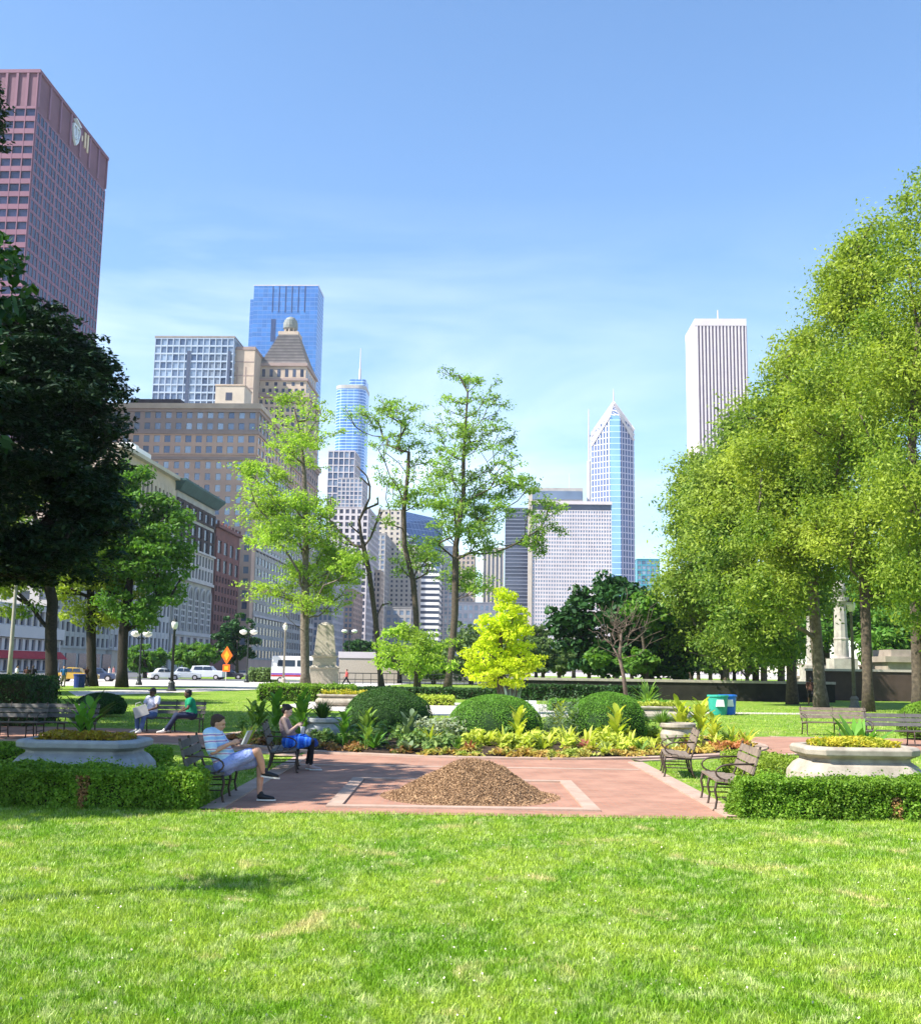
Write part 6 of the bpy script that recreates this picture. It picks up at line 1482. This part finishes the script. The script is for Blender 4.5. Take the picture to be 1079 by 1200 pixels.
for q in ((.46,-.08,.055),(.36,.1,.055)): sneaker('shoe',q,(1,0,0),mat('pink_shoe',(.42,.30,.27),None,9,.6),root,.85,WS)
mb=MB(); mb.box(-.006,.006,-.035,.035,-.07,.07); o=mb.build('phone',M['black'],loc=(X+.235,Yw-.02,.93)); o.rotation_euler=(0,R(30),0); tag(o,'dark phone held up by the seated woman','phone')
mb=MB(); mb.lathe((0,0,0),[(.032,0),(.045,.13),(.048,.135)],14); o=mb.build('cup',M['white_paint'],None,True,loc=(X+.24,Yw-.12,.70)); tag(o,'white paper cup on the lap of the seated woman','cup')
o=blob('blue_bag',[((0,-.12,.1),.07,(.0,.12,.1),.07),((0,-.12,.06),.07,(.02,.12,.06),.07)],[],cloth('navy_bag',(.02,.06,.28)),None,.012); o.location=(X+.36,Yw+.62,.4); tag(o,'dark blue bag on the bench beyond the woman','bag')
# --- two people on the far bench ---------------------------------
def sitter(label,px,Y,yaw,skin,top,legs,lean,hairm,hair='short',shoe=WS,legout=0.,dz=0,sleeve=.5):
    X=P(px,838,Y).x; root=empty('person',(X,Y,0),yaw,label,'person'); ln=lean
    hc=(ln*.55-.02,0,1.17-abs(ln)*.12)
    he,_=head(hc,R(12),0,1.02,skin,hairm,root,hair,.01)
    k=[(.44,s_*.14,.52) for s_ in (-1,1)]; a=[(.42+legout+(.1 if s_>0 else 0),s_*.12,.1) for s_ in (-1,1)]
    sh=[(ln*.4-.05,s_*.19,1.0-abs(ln)*.1) for s_ in (-1,1)]; el=[(ln*.3+.06,s_*.26,.74) for s_ in (-1,1)]; wr=[(.28,s_*.14,.66) for s_ in (-1,1)]
    caps=[((0,0,.54),.14,(ln*.4-.05,0,.92),.13),((ln*.4-.05,0,1.0),.06,(hc[0]-.02,0,hc[2]-.08),.055)]
    for i in range(2): caps+=[(sh[i],.055,el[i],.042),(el[i],.04,wr[i],.027),((0,(i*2-1)*.09,.52),.09,k[i],.062),(k[i],.06,a[i],.038),(a[i],.038,(a[i][0]+.1,a[i][1],.06),.034)]+hand(wr[i],(.6,-.2*(i*2-1),-.2),(0,0,1),1,.7,-(i*2-1))
    blob('body',caps,he,skin,root,.011)
    blob('shirt',[((0,0,.58),.165,(ln*.4-.05,0,.90),.155),((ln*.4-.05,-.14,.99-abs(ln)*.1),.075,(ln*.4-.05,.14,.99-abs(ln)*.1),.075)]+[(sh[i],.08,mid(sh[i],el[i],sleeve),.078) for i in range(2)],[],top,root,.014)
    blob('trousers',[((-.02,0,.54),.155,(0,0,.53),.155)]+[((0,(i*2-1)*.09,.53),.105,k[i],.08) for i in range(2)]+[(k[i],.08,mid(k[i],a[i],.92),.062) for i in range(2)],[],legs,root,.014)
    for i in range(2): sneaker('shoe',(a[i][0]+.05,a[i][1],.055),(1,.2*(i*2-1),0),shoe,root,1.05)
    return root
JE=cloth('jeans',(.08,.14,.30)); DJ=cloth('dark_jeans',(.03,.04,.08))
sitter('man in a white t-shirt and dark cap holding a pale bag on the bench',178,31.75,R(-118),SKD,cloth('white_tee',(.60,.60,.72),(.52,.52,.66)),JE,.06,M['black'],'cap')
sitter('person in a green shirt leaning forward on the right end of the bench',225,31.75,R(-160),SKD,cloth('green_tee',(.02,.28,.14),(.015,.2,.1)),DJ,.3,M['black'],legout=.22)
o=blob('tote_bag',[],[],M['black'],None) if 0 else None
mb=MB(); mb.loft([[(-.2,-.07,0),(.2,-.07,0),(.2,.07,0),(-.2,.07,0)],[(-.19,-.03,.3),(.19,-.03,.3),(.19,.03,.3),(-.19,.03,.3)]]); mb.tube([(-.1,0,.29),(-.07,0,.4),(.07,0,.4),(.1,0,.29)],.012,5)
o=mb.build('tote_bag',mat('bag_cream',(.48,.47,.44),(.40,.40,.38),8,.8),loc=(P(168.5,845,31.4).x,31.25,.5)); o.rotation_euler=(0,R(-20),R(20)); tag(o,'pale grey tote bag on the lap of the man in white','bag')
# --- distant walkers ---------------------------------------------
def walker(label,px,Y,yaw,skin,top,legs,stride=.25,h=1.72,hairm=None,bag=None,arm=.2,shorts=False):
    b=base_at(px,Y); root=empty('person',b,yaw,label,'person'); s=h/1.75
    S=lambda *p: tuple(q*s for q in p)
    hipz=.92; kn=[S(stride*.55*g+.05,g*.1,.5) for g in (-1,1)]; an=[S(stride*g*1.1-.02*(g<0),g*.09,.09+(.05 if g<0 else 0)) for g in (-1,1)]
    sh=[S(0,g*.19,1.42) for g in (-1,1)]; el=[S(-g*arm*.5-.03,g*.24,1.14) for g in (-1,1)]; wr=[S(-g*arm+.1,g*.22,.92) for g in (-1,1)]
    hc=S(.02,0,1.63); he,_=head(hc,0,0,s,skin,hairm or M['black'],root,'short',.014)
    caps=[(S(0,0,.95),.14*s,S(0,0,1.15),.115*s),(S(0,0,1.15),.115*s,S(0,0,1.35),.13*s),(S(0,0,1.42),.06*s,S(.01,0,1.55),.055*s)]
    for i in range(2): caps+=[(S(0,(i*2-1)*.09,.92),.095*s,kn[i],.062*s),(kn[i],.06*s,an[i],.038*s),(an[i],.038*s,(an[i][0]+.12,an[i][1],.05),.035*s),(sh[i],.055*s,el[i],.042*s),(el[i],.04*s,wr[i],.03*s)]+hand(wr[i],(.1,0,-1),(0,(i*2-1),0),s,.4,1)
    blob('body',caps,he,skin,root,.016)
    blob('shirt',[(S(0,0,.98),.16*s,S(0,0,1.36),.15*s),(S(0,-.14,1.42),.075*s,S(0,.14,1.42),.075*s)]+[(sh[i],.078*s,mid(sh[i],el[i],.6),.07*s) for i in range(2)],[],top,root,.02)
    blob('shorts' if shorts else 'trousers',[(S(0,0,.92),.155*s,S(0,0,.96),.155*s)]+[(S(0,(i*2-1)*.09,.92),.108*s,(kn[i] if not shorts else mid(S(0,(i*2-1)*.09,.92),kn[i],.8)),.08*s) for i in range(2)]+([] if shorts else [(kn[i],.08*s,mid(kn[i],an[i],.92),.062*s) for i in range(2)]),[],legs,root,.02)
    for i in range(2): sneaker('shoe',(an[i][0]+.05,an[i][1],max(.055,an[i][2]-.04)),(1,0,0),M['black'],root,s)
RD=cloth('red_top',(.55,.10,.10)); WT=cloth('white_top',(.65,.65,.66)); BT=cloth('blue_top',(.04,.16,.35)); BK=cloth('black_top',(.02,.02,.025)); BR=cloth('brown_top',(.08,.04,.03)); PK=cloth('pink_top',(.6,.25,.25))
walker('jogger in a red top and dark trousers right of the obelisk',406,112,R(200),SK,RD,BK,.45)
walker('walker in a white top leaning forward at far left',19,88,R(20),SK,WT,BK,.3)
walker('dark clothed person beside the far left tree trunk',38,86,R(-90),SKD,BK,BR,.1)
walker('person in a brown jacket left of the forked trunk',31,85,R(-80),SKD,BR,BK,.1,1.65)
walker('black clothed person with a white hat by the forked trunk',57,82,R(-100),SKD,BK,BK,.1,1.75,M['white_paint'])
walker('person in a blue t-shirt right of the forked trunk',74,88,R(-60),SK,BT,cloth('khaki',(.25,.22,.15)),.15)
walker('first of the pair in white walking between the street trees',128,128,R(170),SK,WT,WT,.25,1.6)
walker('person in pink walking beside the one in white',133,128.5,R(170),SK,PK,WT,.25,1.6)
walker('dark clothed person by the second street trunk',101,90,R(-30),SKD,BR,BK,.15)
walker('shaded man in dark shorts walking before the forked right tree',950,66,R(-100),SKD,BR,BK,.3,1.75,None,None,.2,True)
# small things by the left trees
mb=MB(); b=base_at(93,87); mb.lathe((0,0,0),[(.42,0),(.45,.95),(.5,.97),(.5,1.05),(.4,1.08)],14); o=mb.build('litter_bin',mat('navy_bin',(.01,.03,.16),None,3,.5),None,loc=b); tag(o,'navy litter bin left of the second street trunk','bin')
mb=MB(); b=base_at(10.5,84); mb.lathe((0,0,0),[(.42,0),(.45,.95),(.5,.97),(.5,1.05),(.4,1.08)],14); o=mb.build('litter_bin',mat('dark_bin',(.02,.035,.03),None,3,.5),None,loc=b+Vector((.6,0,0))); tag(o,'dark litter bin beside the pale pole at far left','bin')

# ================================================================== light, sky, air
AZ=math.radians(float(__import__('os').environ.get('AZ','238'))); EL=R(47)
AZ=R(245)
sd=Vector((math.sin(AZ)*math.cos(EL),math.cos(AZ)*math.cos(EL),math.sin(EL)))   # towards the sun
L=bpy.data.lights.new('sun','SUN'); L.energy=4.9; L.angle=R(.5); L.color=(1,.95,.86)
so=bpy.data.objects.new('sun',L); C.objects.link(so); so.rotation_euler=sd.to_track_quat('Z','Y').to_euler(); so.location=(-20,-20,60)
w=bpy.data.worlds.new('World'); scene.world=w; w.use_nodes=True; nt=w.node_tree; nt.nodes.clear()
out=nt.nodes.new('ShaderNodeOutputWorld'); bg=nt.nodes.new('ShaderNodeBackground'); sky=nt.nodes.new('ShaderNodeTexSky')
sky.sky_type='NISHITA'; sky.sun_disc=False; sky.sun_elevation=EL; sky.sun_rotation=AZ; sky.air_density=1.0; sky.dust_density=.35; sky.ozone_density=1.6; sky.altitude=100
tc=nt.nodes.new('ShaderNodeTexCoord'); mp=nt.nodes.new('ShaderNodeMapping'); mp.inputs['Scale'].default_value=(1.2,1.2,5.5); mp.inputs['Location'].default_value=(.35,.2,.1); nt.links.new(tc.outputs['Generated'],mp.inputs[0])
n1=noise(nt,1.6,6,.55,vec=mp.outputs[0],dist=.5)
sx=nt.nodes.new('ShaderNodeSeparateXYZ'); nt.links.new(tc.outputs['Generated'],sx.inputs[0])
# thin cloud, mostly low in the sky
f=nt.nodes.new('ShaderNodeMapRange'); f.inputs['From Min'].default_value=.44; f.inputs['From Max'].default_value=.74; f.inputs['To Max'].default_value=.95; nt.links.new(n1,f.inputs['Value'])
hz=nt.nodes.new('ShaderNodeMapRange'); hz.inputs['From Min'].default_value=.42; hz.inputs['From Max'].default_value=.20; hz.inputs['To Max'].default_value=1; nt.links.new(sx.outputs[2],hz.inputs['Value'])
mu=nt.nodes.new('ShaderNodeMath'); mu.operation='MULTIPLY'; nt.links.new(f.outputs[0],mu.inputs[0]); nt.links.new(hz.outputs[0],mu.inputs[1])
sd_=nt.nodes.new('ShaderNodeMapRange'); sd_.inputs['From Min'].default_value=.22; sd_.inputs['From Max'].default_value=-.22; sd_.inputs['To Min'].default_value=.25; nt.links.new(sx.outputs[0],sd_.inputs['Value'])
m2=nt.nodes.new('ShaderNodeMath'); m2.operation='MULTIPLY'; nt.links.new(mu.outputs[0],m2.inputs[0]); nt.links.new(sd_.outputs[0],m2.inputs[1]); mu=m2
hs=nt.nodes.new('ShaderNodeHueSaturation'); hs.inputs['Saturation'].default_value=1.18; nt.links.new(sky.outputs[0],hs.inputs['Color'])
col=mix(nt,mu.outputs[0],hs.outputs[0],(7.6,7.9,8.3))
nt.links.new(col,bg.inputs['Color']); bg.inputs['Strength'].default_value=.116; nt.links.new(bg.outputs[0],out.inputs[0])
scene.view_settings.view_transform='Standard'; scene.view_settings.look='None'; scene.view_settings.gamma=1; scene.view_settings.use_curve_mapping=False
scene.view_settings.exposure=1.27
scene.render.engine='CYCLES'

# air between here and the far towers
mb=MB(); mb.box(-3300,3300,-330,3300,-1,520)
m,nt,out=newmat('air'); v=nt.nodes.new('ShaderNodeVolumePrincipled'); v.inputs['Color'].default_value=(.74,.83,1,1); v.inputs['Density'].default_value=.00011; v.inputs['Anisotropy'].default_value=.2
nt.links.new(v.outputs[0],out.inputs['Volume']); tag(mb.build('haze',m),kind='stuff')
